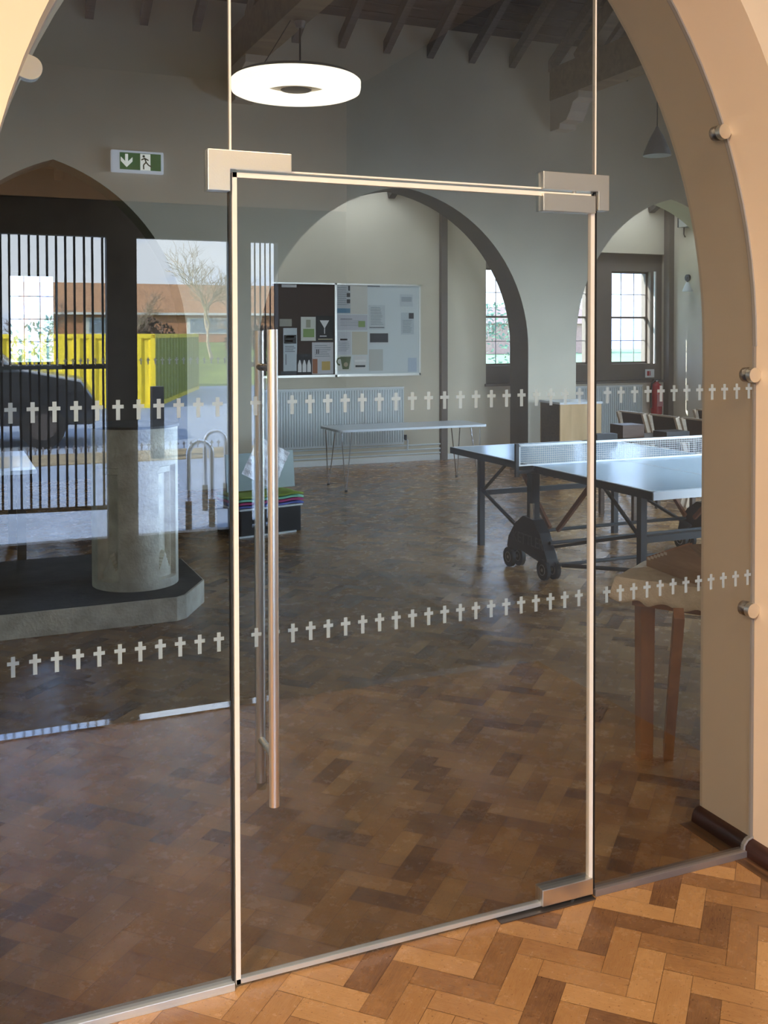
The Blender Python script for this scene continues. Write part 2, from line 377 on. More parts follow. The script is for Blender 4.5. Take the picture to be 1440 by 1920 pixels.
# side walls; unseen tall windows on the right, added to light the hall
RW = [(1.2, 2.4), (3.6, 4.8), (6.0, 7.2)]
m = MB()
xs = [.25, 1.2, 2.4, 3.6, 4.8, 6.0, 7.2, 10.05]
for i, (a, b) in enumerate(zip(xs, xs[1:])):
    if i % 2 == 0: m.box(9.2, 9.5, a, b, -.1, 5.1)
    else: m.box(9.2, 9.5, a, b, -.1, .9).box(9.2, 9.5, a, b, 2.5, 5.1)
m.prism([(.25, 5.05), (8.84, 5.05), (4.5, 7.7)], 'X', 9.2, 9.5)
struct(m.build('wall_right', cream), 'cool cream right wall of the hall')
struct(MB().box(-4.6, -4.5, -.25, 10.05, -.1, 5.1).prism([(.25, 5.05), (8.84, 5.05), (4.5, 7.7)], 'X', -4.6, -4.5).build('wall_left', cream))
for i, (a, b) in enumerate(RW):
    w = thing('window_%d' % (i+8), 'unseen tall window added in the right wall to light the hall', None, (9.35, a, .9), kind='structure')
    MB().box(0, .006, 0, 1.2, 0, 1.6).build('pane', glass('clear_glass_%d' % i, (.9, .93, .95), 1.45), w)
    MB().box(-.02, .02, 0, .04, 0, 1.6).box(-.02, .02, 1.16, 1.2, 0, 1.6).box(-.02, .02, 0, 1.2, .78, .82).box(-.02, .02, 0, 1.2, 0, .04).box(-.02, .02, 0, 1.2, 1.56, 1.6).box(-.02, .02, .58, .62, 0, 1.6).build('frame', taupe, w)

for i, (a, b) in enumerate(FWN):
    w = thing('window_%d' % (i+15), 'unseen tall window added in the front wall to light the hall', None, (a, -.1, .9), kind='structure')
    MB().box(0, b-a, 0, .006, 0, 1.7).build('pane', GE, w)
    MB().box(0, .04, -.02, .02, 0, 1.7).box(b-a-.04, b-a, -.02, .02, 0, 1.7).box((b-a)/2-.02, (b-a)/2+.02, -.02, .02, 0, 1.7).box(0, b-a, -.02, .02, .83, .87).build('frame', taupe, w)
# ------------------------------------------------------------------ roofs
sl = .58
def roof_plane(y0, z0, y1, z1, th=.05):
    m = MB(); n = 1
    m.prism([(y0, z0), (y1, z1), (y1, z1+th), (y0, z0+th)], 'X', -4.6, 9.5); return m
struct(roof_plane(8.9, 5.0, 4.5, 5.0+4.4*sl+.02).build('ceiling', roofb), 'dark boarded sloping roof of the hall')
struct(roof_plane(-.25, 5.0-.2, 4.5, 5.0+4.4*sl+.02).build('ceiling_front_slope', roofb))
struct(roof_plane(8.84, 3.98, 10.1, 3.42).build('ceiling_aisle', roofb), 'dark boarded lean-to roof over the aisle')
# board joints as thin raised battens
bt = MB()
for k in range(1, 34):
    y = 8.4-k*.115; z = 5.0+(8.9-y)*sl; bt.box(-4.5, 9.2, y-.006, y+.006, z-.012, z+.002)
struct(bt.build('trim_8', rafm), 'narrow joints between the roof boards')
x = 4.065-.556*14
rf = None; k = 0
while x < 9.1:
    if rf is None:
        m = MB(); m.bar((0, 8.46, 4.97-.035+.03), (0, 4.5, 4.97+3.96*sl-.005), .085, .12)
        rf = tag(m.build('rafter', rafm, origin=(0, 8.46, 4.97)), 'grey timber rafter running up under the dark roof boards', 'rafter', 'rafters under the main roof'); rf.location.x = x
    else:
        o = rf.copy(); C.objects.link(o); o.location.x = x
    x += .556
ra = None; x = -.55+.05
while x < 9.1:
    if ra is None:
        ra = tag(MB().bar((0, 8.85, 3.90), (0, 9.74, 3.90-.89*.444), .09, .12).build('rafter', rafm, origin=(0, 9.77, 3.5)), 'short grey rafter of the lean-to roof behind the arches', 'rafter', 'rafters of the aisle roof'); ra.location.x = x
    else:
        o = ra.copy(); C.objects.link(o); o.location.x = x
    x += .52
def truss(x, lab):
    t = thing('roof_truss', lab, 'roof truss', (x, 8.4, 4.2), group=None)
    MB().box(-.13, .13, -8.15, 0, .38, .77).build('tie_beam', beamw, t)
    MB().bar((0, -.5, .77), (0, -3.9, 3.0), .16, .2).build('principal_rafter', beamw, t)
    MB().bar((0, -7.4, .77), (0, -3.9, 3.0), .16, .2).build('principal_rafter', beamw, t)
    MB().bar((0, -2.6, .77), (0, -1.75, 1.55), .12, .12).build('strut', beamw, t)
    pr = [(0, .38), (-.62, .38), (-.62, .3), (-.5, .27), (-.44, .17), (-.36, .08), (-.22, .06), (-.2, 0), (0, 0)]
    MB().prism(pr, 'X', -.12, .12).build('corbel', corbm, t)
    return t
truss(2.33, 'brown timber roof truss above the ring light'); truss(6.40, 'brown timber roof truss on a pale corbel at upper right')

# ------------------------------------------------------------------ lobby shell
LZ = 3.5
struct(MB().box(-2.65, 2.65, -4.95, -.25, LZ, LZ+.1).build('ceiling_lobby', mat('warm_white_ceiling', (.7, .6, .48), .7)), 'pale ceiling of the entrance lobby')
struct(MB().box(-2.65, -2.6, -4.95, -.25, -.1, LZ).build('wall_lobby_left', lobbyp))
struct(MB().box(2.12, 2.17, -4.95, -.25, -.1, LZ).build('wall_lobby_right', mat('cool_lit_wall_tone', (.20, .23, .27), .6, var=.08)))  # cool light put into the wall colour, darkened to weaken its reflection
m = MB(); holes = [(-1.6, .356, .275, 2.36), (.56, 1.218, .275, 2.36), (1.38, 1.586, .275, 2.36)]
holes_slab(m, -2.65, 2.65, -.1, 2.36+.25, -4.78, -4.7, holes)
struct(m.build('wall_entrance', greyfas), 'dark grey frame of the glazed entrance')
struct(MB().box(-2.65, 2.65, -4.95, -4.68, 2.61, LZ).build('wall_entrance_top', lobbyp))
def cross_pts(cx, cz, s=1):
    w, a, h = .0048*s, .0135*s, .0245*s; t, b = .0125*s, .0035*s
    z = lambda v: cz+v*s if False else cz+v
    return [(cx-w, cz-h), (cx+w, cz-h), (cx+w, cz+b), (cx+a, cz+b), (cx+a, cz+t), (cx+w, cz+t), (cx+w, cz+h), (cx-w, cz+h), (cx-w, cz+t), (cx-a, cz+t), (cx-a, cz+b), (cx-w, cz+b)]
for i, (a, b, c, d) in enumerate(holes):
    w = thing('window_%d' % (i+11), ['wide entrance pane behind the railings', 'entrance pane looking onto the yellow container', 'narrow entrance pane beside the wall'][i], None, (a, -4.74, c), kind='structure')
    MB().box(0, b-a, 0, .008, 0, d-c).build('pane', GE, w)
    cr = MB()
    for zz in (.9, 1.5):
        x = .03
        while x < b-a-.02: cr.prism(cross_pts(x, zz-c, 1.0), 'Y', .009, .0095); x += .05
    cr.build('cross_band', film('white_vinyl_%d' % i, (.9, .9, .9), .8), w)

# ------------------------------------------------------------------ glass screen
G0, G1 = -.006, .006
def under(x):   # height of the lobby arch at x
    R = 1.8; z0 = 1.65
    if x > (AX0+AX1)/2: c = AX1-R
    else: c = AX0+R
    return z0+math.sqrt(max(0, R*R-(x-c)**2))
def cut(xa, xb, zb, n=20, step=0):
    top = [(xb+(xa-xb)*i/n, under(xb+(xa-xb)*i/n)+.012) for i in range(n+1)]
    return [(xa, zb), (xb, zb)]+top
DW, DZ = 1.0954, 2.10
def crosses(parent, xa, xb, skip=()):
    k0 = -.535-.0494*4
    for z in (.9063, 1.506):
        i = 0
        while True:
            x = k0+.0494*i; i += 1
            if x > xb-.012: break
            if x < xa+.014 or any(s[0] < x < s[1] for s in skip): continue
            c = MB().prism(cross_pts(x, z), 'Y', -.0075, -.0065).build('cross_sticker', crossm, parent)
lp = thing('window_1', 'fixed left glass panel with two rows of white crosses', None, kind='structure')
MB().prism(cut(AX0-.015, -.008, .018), 'Y', G0, G1).build('pane', GL, lp)
MB().box(AX0, -.006, -.018, .018, 0, .021).build('floor_channel', alu, lp, bev=.0015)
MB().box(-.010, -.0055, -.0075, .0075, .02, 2.11).build('gasket', black, lp)
crosses(lp, AX0, -.01)
rp = thing('window_2', 'fixed right glass panel with two rows of white crosses', None, kind='structure')
rz = cut(DW+.008, AX1-.03, .02)
rz = [(DW+.008, .018), (AX1-.038, .018), (AX1-.034, .035), (AX1-.02, .05), (AX1+.012, .056)]+[(AX1+.012-(AX1+.012-DW-.008)*i/20, under(min(AX1, AX1+.012-(AX1+.012-DW-.008)*i/20))+.012) for i in range(21)]
MB().prism(rz, 'Y', G0, G1).build('pane', GL, rp)
MB().box(DW+.006, AX1-.036, -.018, .018, 0, .021).build('floor_channel', mat('grey_brown_channel', (.3, .27, .27), .35, .5), rp, bev=.0015)
MB().box(DW+.0045, DW+.0095, -.0075, .0075, .02, 2.11).build('gasket', black, rp)
crosses(rp, DW, AX1)
tp = thing('window_3', 'fixed glass transom above the glass door', None, kind='structure')
MB().prism(cut(-.002, DW+.002, DZ+.012), 'Y', G0, G1).build('pane', GL, tp)
MB().box(-.007, -.0015, -.0065, .0065, 2.12, under(-.005)).build('glass_edge', seal, tp)
MB().box(DW+.002, DW+.0075, -.0065, .0065, 2.12, under(DW)).build('glass_edge', seal, tp)
MB().box(.15, .92, -.007, .007, DZ+.008, DZ+.0125).build('glass_edge', seal, tp)
dr = thing('door_1', 'frameless glass door with long steel bar handles and crosses', None, kind='structure')
MB().box(.0, DW, G0, G1, .012, DZ).build('pane', GL, dr)
m = MB().box(-.001, .0115, -.009, .009, .010, DZ+.001).box(DW-.0115, DW+.001, -.009, .009, .010, DZ+.001).box(0, DW, -.009, .009, DZ-.0115, DZ+.001)
m.build('edge_seal', seal, dr); MB().box(0, DW, -.009, .009, .010, .022).build('bottom_seal', alu, dr)
crosses(dr, 0, DW)
HX = .087
for y, r, nm, z0, z1 in ((-.062, .0134, 'front pull bar', .484, 1.702), (.062, .0134, 'rear pull bar', .497, 1.699)):
    o = MB().cyl((HX, y, z0), (HX, y, z1), r, n=24).build('pull_bar', steel, dr, smooth=True)
for z in (1.604, .612):
    MB().cyl((HX, -.062, z), (HX, .062, z), .0095, n=16).build('bar_standoff', steel_d if z > 1 else steel, dr, smooth=True)
# patch fittings
def lplate(pts, par, nm='patch_plate', m_=steel): return MB().prism(pts, 'Y', -.021, .021).build(nm, m_, par, bev=.0022)
lplate([(-.066, 2.155), (-.066, 2.051), (-.008, 2.051), (-.008, 2.106), (.154, 2.106), (.154, 2.155)], tp)
lplate([(.912, 2.158), (.912, 2.108), (1.101, 2.108), (1.101, 2.053), (1.139, 2.053), (1.139, 2.158)], tp)
lplate([(.912, 2.095), (.912, 2.044), (1.092, 2.044), (1.092, 2.095)], dr)
lplate([(.914, .013), (1.09, .013), (1.09, .062), (.914, .062)], dr)
MB().cyl((1.03, 0, 2.09), (1.03, 0, 2.112), .006).build('pivot_pin', steel, dr)
MB().cyl((1.03, 0, .0), (1.03, 0, .016), .006).build('pivot_pin', steel, dr)
struct(MB().box(.77, 1.094, -.03, .03, 0, .004).build('trim_9', steel_d, bev=.001), 'dark floor spring cover plate under the door hinge')
# seal where glass meets the wall
def strip(pts, w, y0, y1):
    m = MB()
    for (a, b), (c, d) in zip(pts, pts[1:]):
        m.bar((a, (y0+y1)/2, b), (c, (y0+y1)/2, d), y1-y0, w)
    return m
P = [(AX1-.001, .055)]+[(x, z) for x, z in LA[::-1]]
struct(strip([(x-.001, z-.001) for x, z in P], .008, -.008, .008).build('trim_10', greym), 'grey silicone line where the glass meets the arch')
struct(strip([(AX1-.038, .018), (AX1-.036, .034), (AX1-.022, .05), (AX1, .056)], .006, -.008, .008).build('trim_11', greym))
for i, (x, z, lab) in enumerate(((1.569, 2.32, 'round satin steel glass clip high on the right arch'), (1.697, 1.557, 'round satin steel glass clip halfway up the right jamb'), (1.697, .801, 'round satin steel glass clip low on the right jamb'))):
    c = thing('glass_clip', lab, 'glass clip', (x, 0, z), group=None)
    MB().cyl((0, -.026, 0), (0, -.0065, 0), .0235, n=32).build('disc', steel, c, smooth=True, bev=0)
    MB().cyl((0, .0065, 0), (0, .022, 0), .0235, n=32).build('disc', steel_d, c, smooth=True)
    MB().box(.0, .022, -.02, -.0065, -.012, .012).build('wall_tab', steel, c)
c = thing('glass_clip', 'rounded steel glass clip on the left side of the arch', 'glass clip', (-.485, 0, 2.313))
m = MB(); pr = [(-.07, .028), (0, .028)]+[(.028*math.sin(PI*i/12), .028*math.cos(PI*i/12)) for i in range(1, 12)]+[(0, -.028), (-.07, -.028)]
mm = Matrix.Rotation(math.radians(18), 4, 'Y')
m.prism(pr, 'Y', -.022, -.0065)
for v in m.b.verts: v.co = mm @ v.co
m.build('rounded_plate', steel, c)

# ------------------------------------------------------------------ lamps
def ring_light():  # hung in the hall in place of a lobby lamp's reflection in the glass
    X = 2.33; p = onX(555, 165, X); top = 4.57
    R = (onX(675, 165, X)-onX(432, 165, X)).length
    D = 243/FF*((p-CAMP).dot(fw))
    r = D/2
    t = thing('ring_light', 'large glowing white ring pendant standing in for a reflected lobby lamp', 'ceiling light', (X, p.y, p.z))
    em = mat('glowing_diffuser', (.9, .85, .75), .5, emis=(1.0, .91, .72), estr=2.5)
    prof = [(r*.50, -.05), (r*.93, -.05), (r*.985, -.035), (r, .0), (r, .06), (r*.97, .075), (r*.5, .075), (r*.5, .075)]
    m = MB(); n = 64; rings = [[m.b.verts.new((a*math.cos(2*PI*k/n), a*math.sin(2*PI*k/n), z)) for k in range(n)] for a, z in prof[:7]]
    for i in range(len(rings)):
        A, B = rings[i], rings[(i+1) % len(rings)]
        for k in range(n): m.b.faces.new((A[k], A[(k+1) % n], B[(k+1) % n], B[k]))
    m.build('diffuser', em, t, smooth=True)
    MB().cyl((0, 0, .03), (0, 0, .06), r*.5, n=48).build('inner_plate', mat('warm_grey_plate', (.42, .36, .27), .5), t)
    MB().cyl((0, 0, -.02), (0, 0, .05), r*.24, n=32).build('hub', steel_d, t)
    MB().cyl((0, 0, .076), (0, 0, .11), r*.9, n=48).build('top_cover', greyfas, t)
    MB().cyl((.04, 0, .1), (.04, 0, top-p.z), .009).build('hanging_rod', blackp, t)
    MB().cyl((.04, 0, top-p.z-.06), (.04, 0, top-p.z), .035, .055).build('ceiling_cup', steel_d, t)
    MB().tube([(-r*.6, 0, .11), (-r*.4, 0, .3), (-.05, 0, top-p.z)], .004).build('cable', blackp, t)
ring_light()
c = onY(1232, 292, 5.0); t = thing('pendant_lamp', 'small unlit conical pendant lamp near the right side of the arch', 'pendant lamp', c)
MB().lathe([(.125, 0), (.12, .03), (.06, .17), (.025, .23), (.012, .26)], 0, 0).build('lamp_shade', mat('grey_lamp_shade', (.2, .2, .2), .4), t, smooth=True)
MB().cyl((0, 0, .25), (0, 0, 3.6), .005).build('cord', blackp, t)
# exit sign
a = onY(207, 285, AY0); b = onY(305, 325, AY0)
ex = thing('exit_sign', 'green emergency exit sign with down arrow and running figure above left arch', 'exit sign', ((a.x+b.x)/2, AY0, (a.z+b.z)/2+.0)); w = (b.x-a.x)/2; h = .115
MB().box(-w, w, -.06, 0, -h, h).build('housing', mat('pale_blue_housing', (.6, .68, .75), .3, emis=(.75, .85, 1), estr=.35), ex, bev=.012)
MB().box(-w+.085, w-.03, -.064, -.058, -h+.03, h-.025).build('sign_face', mat('green_sign_face', (.01, .14, .05), .4, emis=(.01, .16, .05), estr=.35), ex)
wm = mat('white_pictogram', (.8, .85, .8), .4, emis=(.85, .9, .85), estr=.7)
ax = -w+.155
MB().prism([(ax-.015, .075), (ax+.015, .075), (ax+.015, .0), (ax+.06, .045), (ax+.06, .0), (ax, -.062), (ax-.06, .0), (ax-.06, .045), (ax-.015, .0)], 'Y', -.066, -.064).build('arrow', wm, ex)
dx = w-.19
MB().box(dx-.055, dx+.05, -.066, -.064, -h+.03, h-.03).build('doorway_panel', wm, ex)
gm = mat('dark_green_figure', (.01, .07, .03), .5)
m = MB().cyl((dx-.02, -.0685, .06), (dx-.02, -.066, .06), .013)
for p, q in (((-.012, .045), (.005, 0)), ((.005, 0), (-.022, -.03)), ((-.022, -.03), (-.02, -.075)), ((.005, 0), (.03, -.03)), ((.03, -.03), (.062, -.045)), ((-.01, .04), (-.045, .02)), ((-.01, .04), (.03, .02))):
    m.bar((dx+p[0], -.067, p[1]), (dx+q[0], -.067, q[1]), .002, .013)
m.build('running_figure', gm, ex)
# wall sconce and panel on the right wall
p = onX(1291, 521, 9.2); s = thing('wall_light', 'small wall light on a black bracket on the right wall', 'wall light', p)
MB().cyl((0, 0, 0), (-.03, 0, 0), .05).build('back_plate', greyfas, s)
MB().tube([(0, 0, 0), (-.06, -.04, .0), (-.1, -.08, -.02), (-.1, -.1, -.07)], .008).build('arm', blackp, s)
MB().lathe([(.075, -.2), (.05, -.13), (.02, -.07)], -.1, -.1).build('lamp_shade', radm, s, smooth=True)
p = onX(1292, 400, 9.2); s = thing('wall_speaker', 'small dark edged box speaker high on the right wall', 'speaker', p)
MB().box(-.12, 0, -.22, .1, -.2, .25).build('cabinet', mat('pale_grey_cabinet', (.35, .36, .33), .6), s); MB().box(-.125, -.12, .08, .1, -.2, .25).box(-.125, -.12, -.22, .1, .23, .25).build('dark_edge', blackp, s)
MB().tube([(-.05, .05, -.2), (-.05, .05, -.3), (-.07, .0, -.34)], .01).build('bracket', steel_d, s)

# ------------------------------------------------------------------ font pedestal and plinth
pl = [(-3.2, 3.42), (.565, 3.43), (.63, 3.47), (.812, 3.79), (.812, 4.45), (.45, 4.85), (-3.2, 4.85)]
o = tag(MB().prism(pl, 'Z', 0, .142).build('stone_plinth', stone, bev=.004), 'low pale stone step with chamfered corner under the stone pedestal', 'plinth')
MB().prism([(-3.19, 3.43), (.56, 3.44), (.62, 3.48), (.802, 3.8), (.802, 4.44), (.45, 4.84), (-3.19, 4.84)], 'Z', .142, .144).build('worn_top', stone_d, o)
pc = (.405, 3.90); R = .262
t = thing('stone_pedestal', 'round pale stone font pedestal with sunk panels on the plinth', 'pedestal', (pc[0], pc[1], .144))
# cylinder with recessed panels: angular depth profile
def shaft(u, v):
    a = u*2*PI; z = v*.975; r = R
    for ac in [k*PI/2+math.radians(-140) for k in range(4)]+[k*PI/2+math.radians(-95) for k in range(0)]:
        da = abs((a-ac+PI) % (2*PI)-PI)
        if da < .30 and .06 < z < .74: r = R-.03
        if da < .24 and .10+(.12-.5*da if da < .24 else 0) < z < .70: r = R-.06
    return (r*math.cos(a), r*math.sin(a), z)
m = MB(); NU, NV = 160, 110
V = [[m.b.verts.new(shaft(i/NU, j/NV)) for j in range(NV+1)] for i in range(NU)]
for i in range(NU):
    for j in range(NV): m.b.faces.new((V[i][j], V[(i+1) % NU][j], V[(i+1) % NU][j+1], V[i][j+1]))
m.b.faces.new([V[i][NV] for i in range(NU)])
o = m.build('shaft', stone, t)
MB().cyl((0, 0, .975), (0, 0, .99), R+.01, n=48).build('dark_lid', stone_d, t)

# ------------------------------------------------------------------ hall furniture
# laminate table, left
t = thing('laminate_table', 'white topped table with dark legs at the left edge', 'table', (-.85, 5.63, 0))
MB().box(-.75, .76, -.63, .63, .71, .74).build('table_top', lamw, t, bev=.004)
for sx, sy in ((.66, -.56), (.66, .56), (-.66, -.56), (-.66, .56)): MB().box(sx-.03, sx+.03, sy-.03, sy+.03, 0, .71).build('leg', walnut, t)
# bench table with hairpin legs
t = thing('hairpin_table', 'long low white table on chrome hairpin legs below the noticeboard', 'table', (4.05, 7.92, 0))
rr = []
for cx, cy, a0 in ((.84, .22, 0), (-.84, .22, 90), (-.84, -.28, 180), (.84, -.28, 270)):
    for k in range(6):
        a = math.radians(a0+90*k/5); rr.append((cx+.06*math.cos(a), cy+.06*math.sin(a)))
MB().prism(rr, 'Z', .64, .665).build('table_top', lamw, t, bev=.003)
for sx, sy in ((-.78, -.27), (.78, -.27), (-.78, .22), (.78, .22)):
    f = Vector((sx*1.03, sy*1.12, .008))
    m = MB()
    for dx_, dy_ in ((.05, .0), (-.05, .02)):
        m.tube([Vector((sx+dx_*1.1, sy+dy_, .64)), f+Vector((dx_*.12, 0, .01))], .006, 8)
    m.build('hairpin_leg', chrome, t, smooth=True)
    MB().cyl(f-Vector((0, 0, .008)), f+Vector((0, 0, .012)), .016).build('foot', blackp, t)

def radiator(x0, x1, z0, z1, lab, pipes=True):
    t = thing('radiator', lab, 'radiator', (x0, FY, 0)); w = x1-x0; m = MB()
    m.box(0, w, -.09, -.06, z0, z1)
    n = int(w/.035)
    for k in range(n): m.box(w*(k+.25)/n, w*(k+.75)/n, -.105, -.09, z0+.03, z1-.035)
    m.build('panel', radm, t); MB().box(0, w, -.11, -.04, z1-.012, z1).build('top_grille', whitep, t)
    [MB().box(b_, b_+.04, -.06, -.003, z0+.1, z1-.1).build('wall_bracket', whitep, t) for b_ in (.1, w-.14)]
    if pipes: MB().tube([(w, -.075, z0+.05), (w+.06, -.075, z0+.05), (w+.06, -.075, .16)], .011).build('valve_pipe', radm, t); MB().cyl((w+.03, -.075, z0+.05), (w+.03, -.075, z0+.12), .02).build('valve', blackp, t)
radiator(2.3, 4.848, .24, .995, 'long white ribbed radiator below the noticeboard'); radiator(7.3, 8.66, .2, .94, 'white ribbed radiator below the sash windows', False)
for i, z in enumerate((.10, .155, .215)):
    tag(MB().cyl((2.3, FY-.05, z), (5.4, FY-.05, z), .011, n=10).build('heating_pipe', radm, smooth=True), ['lowest white heating pipe along the far wall above the floor', 'middle white heating pipe along the far wall', 'topmost white heating pipe along the far wall under the radiator'][i], 'pipe', 'heating pipes along the far wall')

# noticeboard
bx0, bx1, bz0, bz1 = 2.9, 5.12, 1.137, 2.335
nb = thing('noticeboard', 'wide silver framed noticeboard, dark felt on left and whiteboard on right', 'noticeboard', (bx0, FY, bz0)); w = bx1-bx0; h = bz1-bz0
MB().box(0, 3.923-bx0, -.02, 0, 0, h).build('dark_felt_panel', brown_b, nb)
MB().box(3.923-bx0, w, -.02, 0, 0, h).build('white_panel', wboard, nb)
MB().box(0, w, -.03, 0, 0, .03).box(0, w, -.03, 0, h-.02, h).box(0, .02, -.03, 0, 0, h).box(w-.02, w, -.03, 0, 0, h).box(3.91-bx0, 3.94-bx0, -.03, 0, 0, h).build('frame', alub, nb)
ink = mat('grey_ink', (.2, .22, .25), .6); inkd = mat('black_ink', (.02, .02, .02), .5)
BOARD = [(0, 0)]
def notice(x0, y0, x1, y1, col, lab, deco, lines=0, cat='notice'):
    a = onY(x0, y0, FY-.022); b = onY(x1, y1, FY-.022); w = b.x-a.x; h = a.z-b.z
    t = thing('pinned_notice', lab, cat, (a.x, FY-.021, b.z), group='notices pinned on the noticeboard')
    MB().box(0, w, -.003, 0, 0, h).build('sheet', mat('paper_'+lab[:12], col, .6), t)
    def r(u0, v0, u1, v1, m_, nm='printed_panel'): MB().box(w*u0, w*u1, -.0045, -.003, h*(1-v1), h*(1-v0)).build(nm, m_, t)
    if lines:
        l0, l1, n = lines; m = MB()
        for k in range(n): v = l0+(l1-l0)*k/n; m.box(w*.12, w*random.uniform(.7, .9), -.0042, -.003, h*(1-v)-h*.012, h*(1-v)+h*.006)
        m.build('text_lines', ink, t)
    deco(t, w, h, r); return t
green = mat('leaf_green_print', (.2, .3, .1), .6); dkgreen = mat('olive_mug_print', (.09, .12, .05), .5); yel = mat('mustard_print', (.45, .32, .1), .6); blu = mat('blue_print', (.1, .22, .32), .6); orb = mat('rust_print', (.3, .12, .06), .6)
N = notice
def d_none(t, w, h, r): pass
N(531, 615, 557, 696, (.5, .55, .58), 'grey blue notice with black heading at left edge of board', lambda t, w, h, r: (r(.05, .16, .95, .36, inkd), r(.2, .18, .8, .22, paper), r(.15, .28, .7, .32, paper), r(.15, .6, .22, .85, ink)), (.42, .58, 4))
N(564, 594, 592, 639, (.55, .55, .5), 'leaflet with green figure drawing on dark felt', lambda t, w, h, r: (r(.15, .5, .9, .85, green), r(.35, .12, .65, .45, mat('sage_print', (.3, .3, .22), .6))), 0)
def glassicon(t, w, h, r):
    MB().prism([(w*.2, h*.82), (w*.75, h*.82), (w*.48, h*.5)], 'Y', -.005, -.003).build('white_glass_shape', paper, t)
    MB().box(w*.46, w*.5, -.005, -.003, h*.3, h*.5).build('white_stem', paper, t); r(.2, .78, .6, .81, paper); r(.1, .9, .95, .93, mat('cream_rule', (.5, .45, .3), .6))
N(593, 592, 625, 640, (.02, .02, .022), 'black poster with white cocktail glass shape', glassicon)
N(524, 598, 547, 612, (.3, .29, .25), 'small tan card on dark felt', d_none)
N(528, 533, 556, 539, (.5, .5, .5), 'narrow white label strip at top left of board', d_none)
def bottles(t, w, h, r):
    for c in (.2, .5, .8):
        MB().prism([(w*(c-.12), h*.1), (w*(c+.12), h*.1), (w*(c+.12), h*.45), (w*(c+.03), h*.7), (w*(c-.03), h*.7), (w*(c-.12), h*.45)], 'Y', -.005, -.003).build('white_figure', paper, t)
N(556, 664, 585, 701, (.03, .03, .035), 'dark poster with three white bottle shapes', bottles)
N(526, 696, 556, 702, (.05, .06, .07), 'dark slate strip below the heading notice', d_none)
N(585, 642, 625, 701, (.5, .5, .52), 'large grey notice with yellow fruit picture', lambda t, w, h, r: (r(.45, .6, .85, .88, yel), r(.02, .52, .25, .98, orb), r(.2, .22, .24, .36, inkd), r(.28, .22, .32, .36, inkd)), (.1, .5, 6))
N(629, 534, 657, 588, (.42, .45, .47), 'grey list with blue footer and dark squares', lambda t, w, h, r: (r(.02, .82, .98, .98, blu), r(.75, .28, .98, .42, inkd), r(.75, .5, .98, .64, inkd), r(.85, .03, .97, .2, inkd)), (.1, .75, 9))
N(657, 534, 689, 589, (.55, .54, .5), 'blank cream sheet near the board divider', d_none)
N(631, 590, 689, 619, (.46, .47, .52), 'wide lilac grey notice in the middle of the board', lambda t, w, h, r: (r(.12, .25, .5, .32, ink), r(.7, .4, .92, .8, green)), (.4, .8, 4))
N(631, 622, 658, 665, (.5, .52, .56), 'pale blue letter above the mug picture', lambda t, w, h, r: r(.25, .3, .75, .38, inkd), (.45, .9, 6))
def mug(t, w, h, r):
    MB().prism([(w*.3, h*.9), (w, h*.9), (w*.85, h*.1), (w*.45, h*.1)], 'Y', -.006, -.003).build('mug_body', dkgreen, t)
    MB().torus((w*.28, -.005, h*.6), w*.2, w*.05, 'Y', 16, 6, PI*.4, PI*1.5).build('mug_handle', dkgreen, t); MB().cyl((w*.66, -.007, h*.4), (w*.66, -.006, h*.4), w*.14).build('mug_logo', mat('tan_print', (.35, .3, .2), .6), t)
N(629, 666, 658, 695, (.55, .56, .52), 'picture of an olive green mug', mug)
N(660, 622, 689, 665, (.52, .49, .4), 'plain beige sheet right of the pale letter', d_none)
N(664, 667, 687, 692, (.6, .6, .6), 'small white card with dark band at bottom of board', lambda t, w, h, r: (r(.1, .7, .9, .85, inkd), r(.05, .3, .95, .45, paper)))
N(691, 572, 722, 618, (.48, .53, .55), 'typed pale letter right of the cream sheet', lambda t, w, h, r: r(.05, .9, .95, .93, inkd), (.1, .85, 12))
N(692, 624, 729, 645, (.55, .57, .58), 'black and white group photograph', lambda t, w, h, r: r(.04, .05, .96, .85, inkd))
def crowd(): pass
N(692, 655, 718, 695, (.46, .47, .44), 'faded grey sheet below the group photograph', d_none)
N(750, 552, 774, 575, (.48, .53, .56), 'oval topped pale notice at right of board', lambda t, w, h, r: r(.1, .2, .9, .6, mat('slate_print', (.33, .37, .42), .6)))
N(752, 586, 776, 627, (.45, .51, .54), 'blue grey typed notice with dark square logo', lambda t, w, h, r: r(.6, .02, .98, .28, inkd), (.35, .95, 9))
N(765, 671, 781, 697, (.42, .5, .6), 'small blue slip at lower right of board', d_none)
a = onY(695, 536, FY-.022); hb = MB().box(a.x-.06, a.x+.13, -.0, .001, -.012, .012).build('heading_strip', ink, nb); hb.location = (a.x-bx0-a.x, -.0215, a.z-bz0)

# fire extinguisher + sign
p = onY(1222, 745, FY); e = thing('fire_extinguisher', 'red fire extinguisher hung on the far wall beside the corner', 'fire extinguisher', (p.x, FY-.11, .50))
MB().lathe([(.07, 0), (.082, .012), (.082, .38), (.07, .43), (.03, .46), (.03, .48)], 0, 0, 28).build('cylinder', redm, e, smooth=True)
MB().box(-.06, .06, -.012, .012, .5, .515).box(-.06, .04, -.012, .012, .475, .49).build('handle', blackp, e); MB().cyl((0, 0, .47), (0, 0, .5), .02).build('valve', chrome, e)
MB().tube([(-.03, 0, .49), (-.1, -.02, .46), (-.12, -.03, .3), (-.11, -.02, .1)], .012).build('hose', blackp, e)
MB().box(-.05, .05, -.087, -.078, .12, .3).build('label_panel', mat('pink_label', (.5, .2, .22), .5), e); MB().box(-.02, .02, .05, .11, .3, .4).build('wall_hook', steel_d, e)
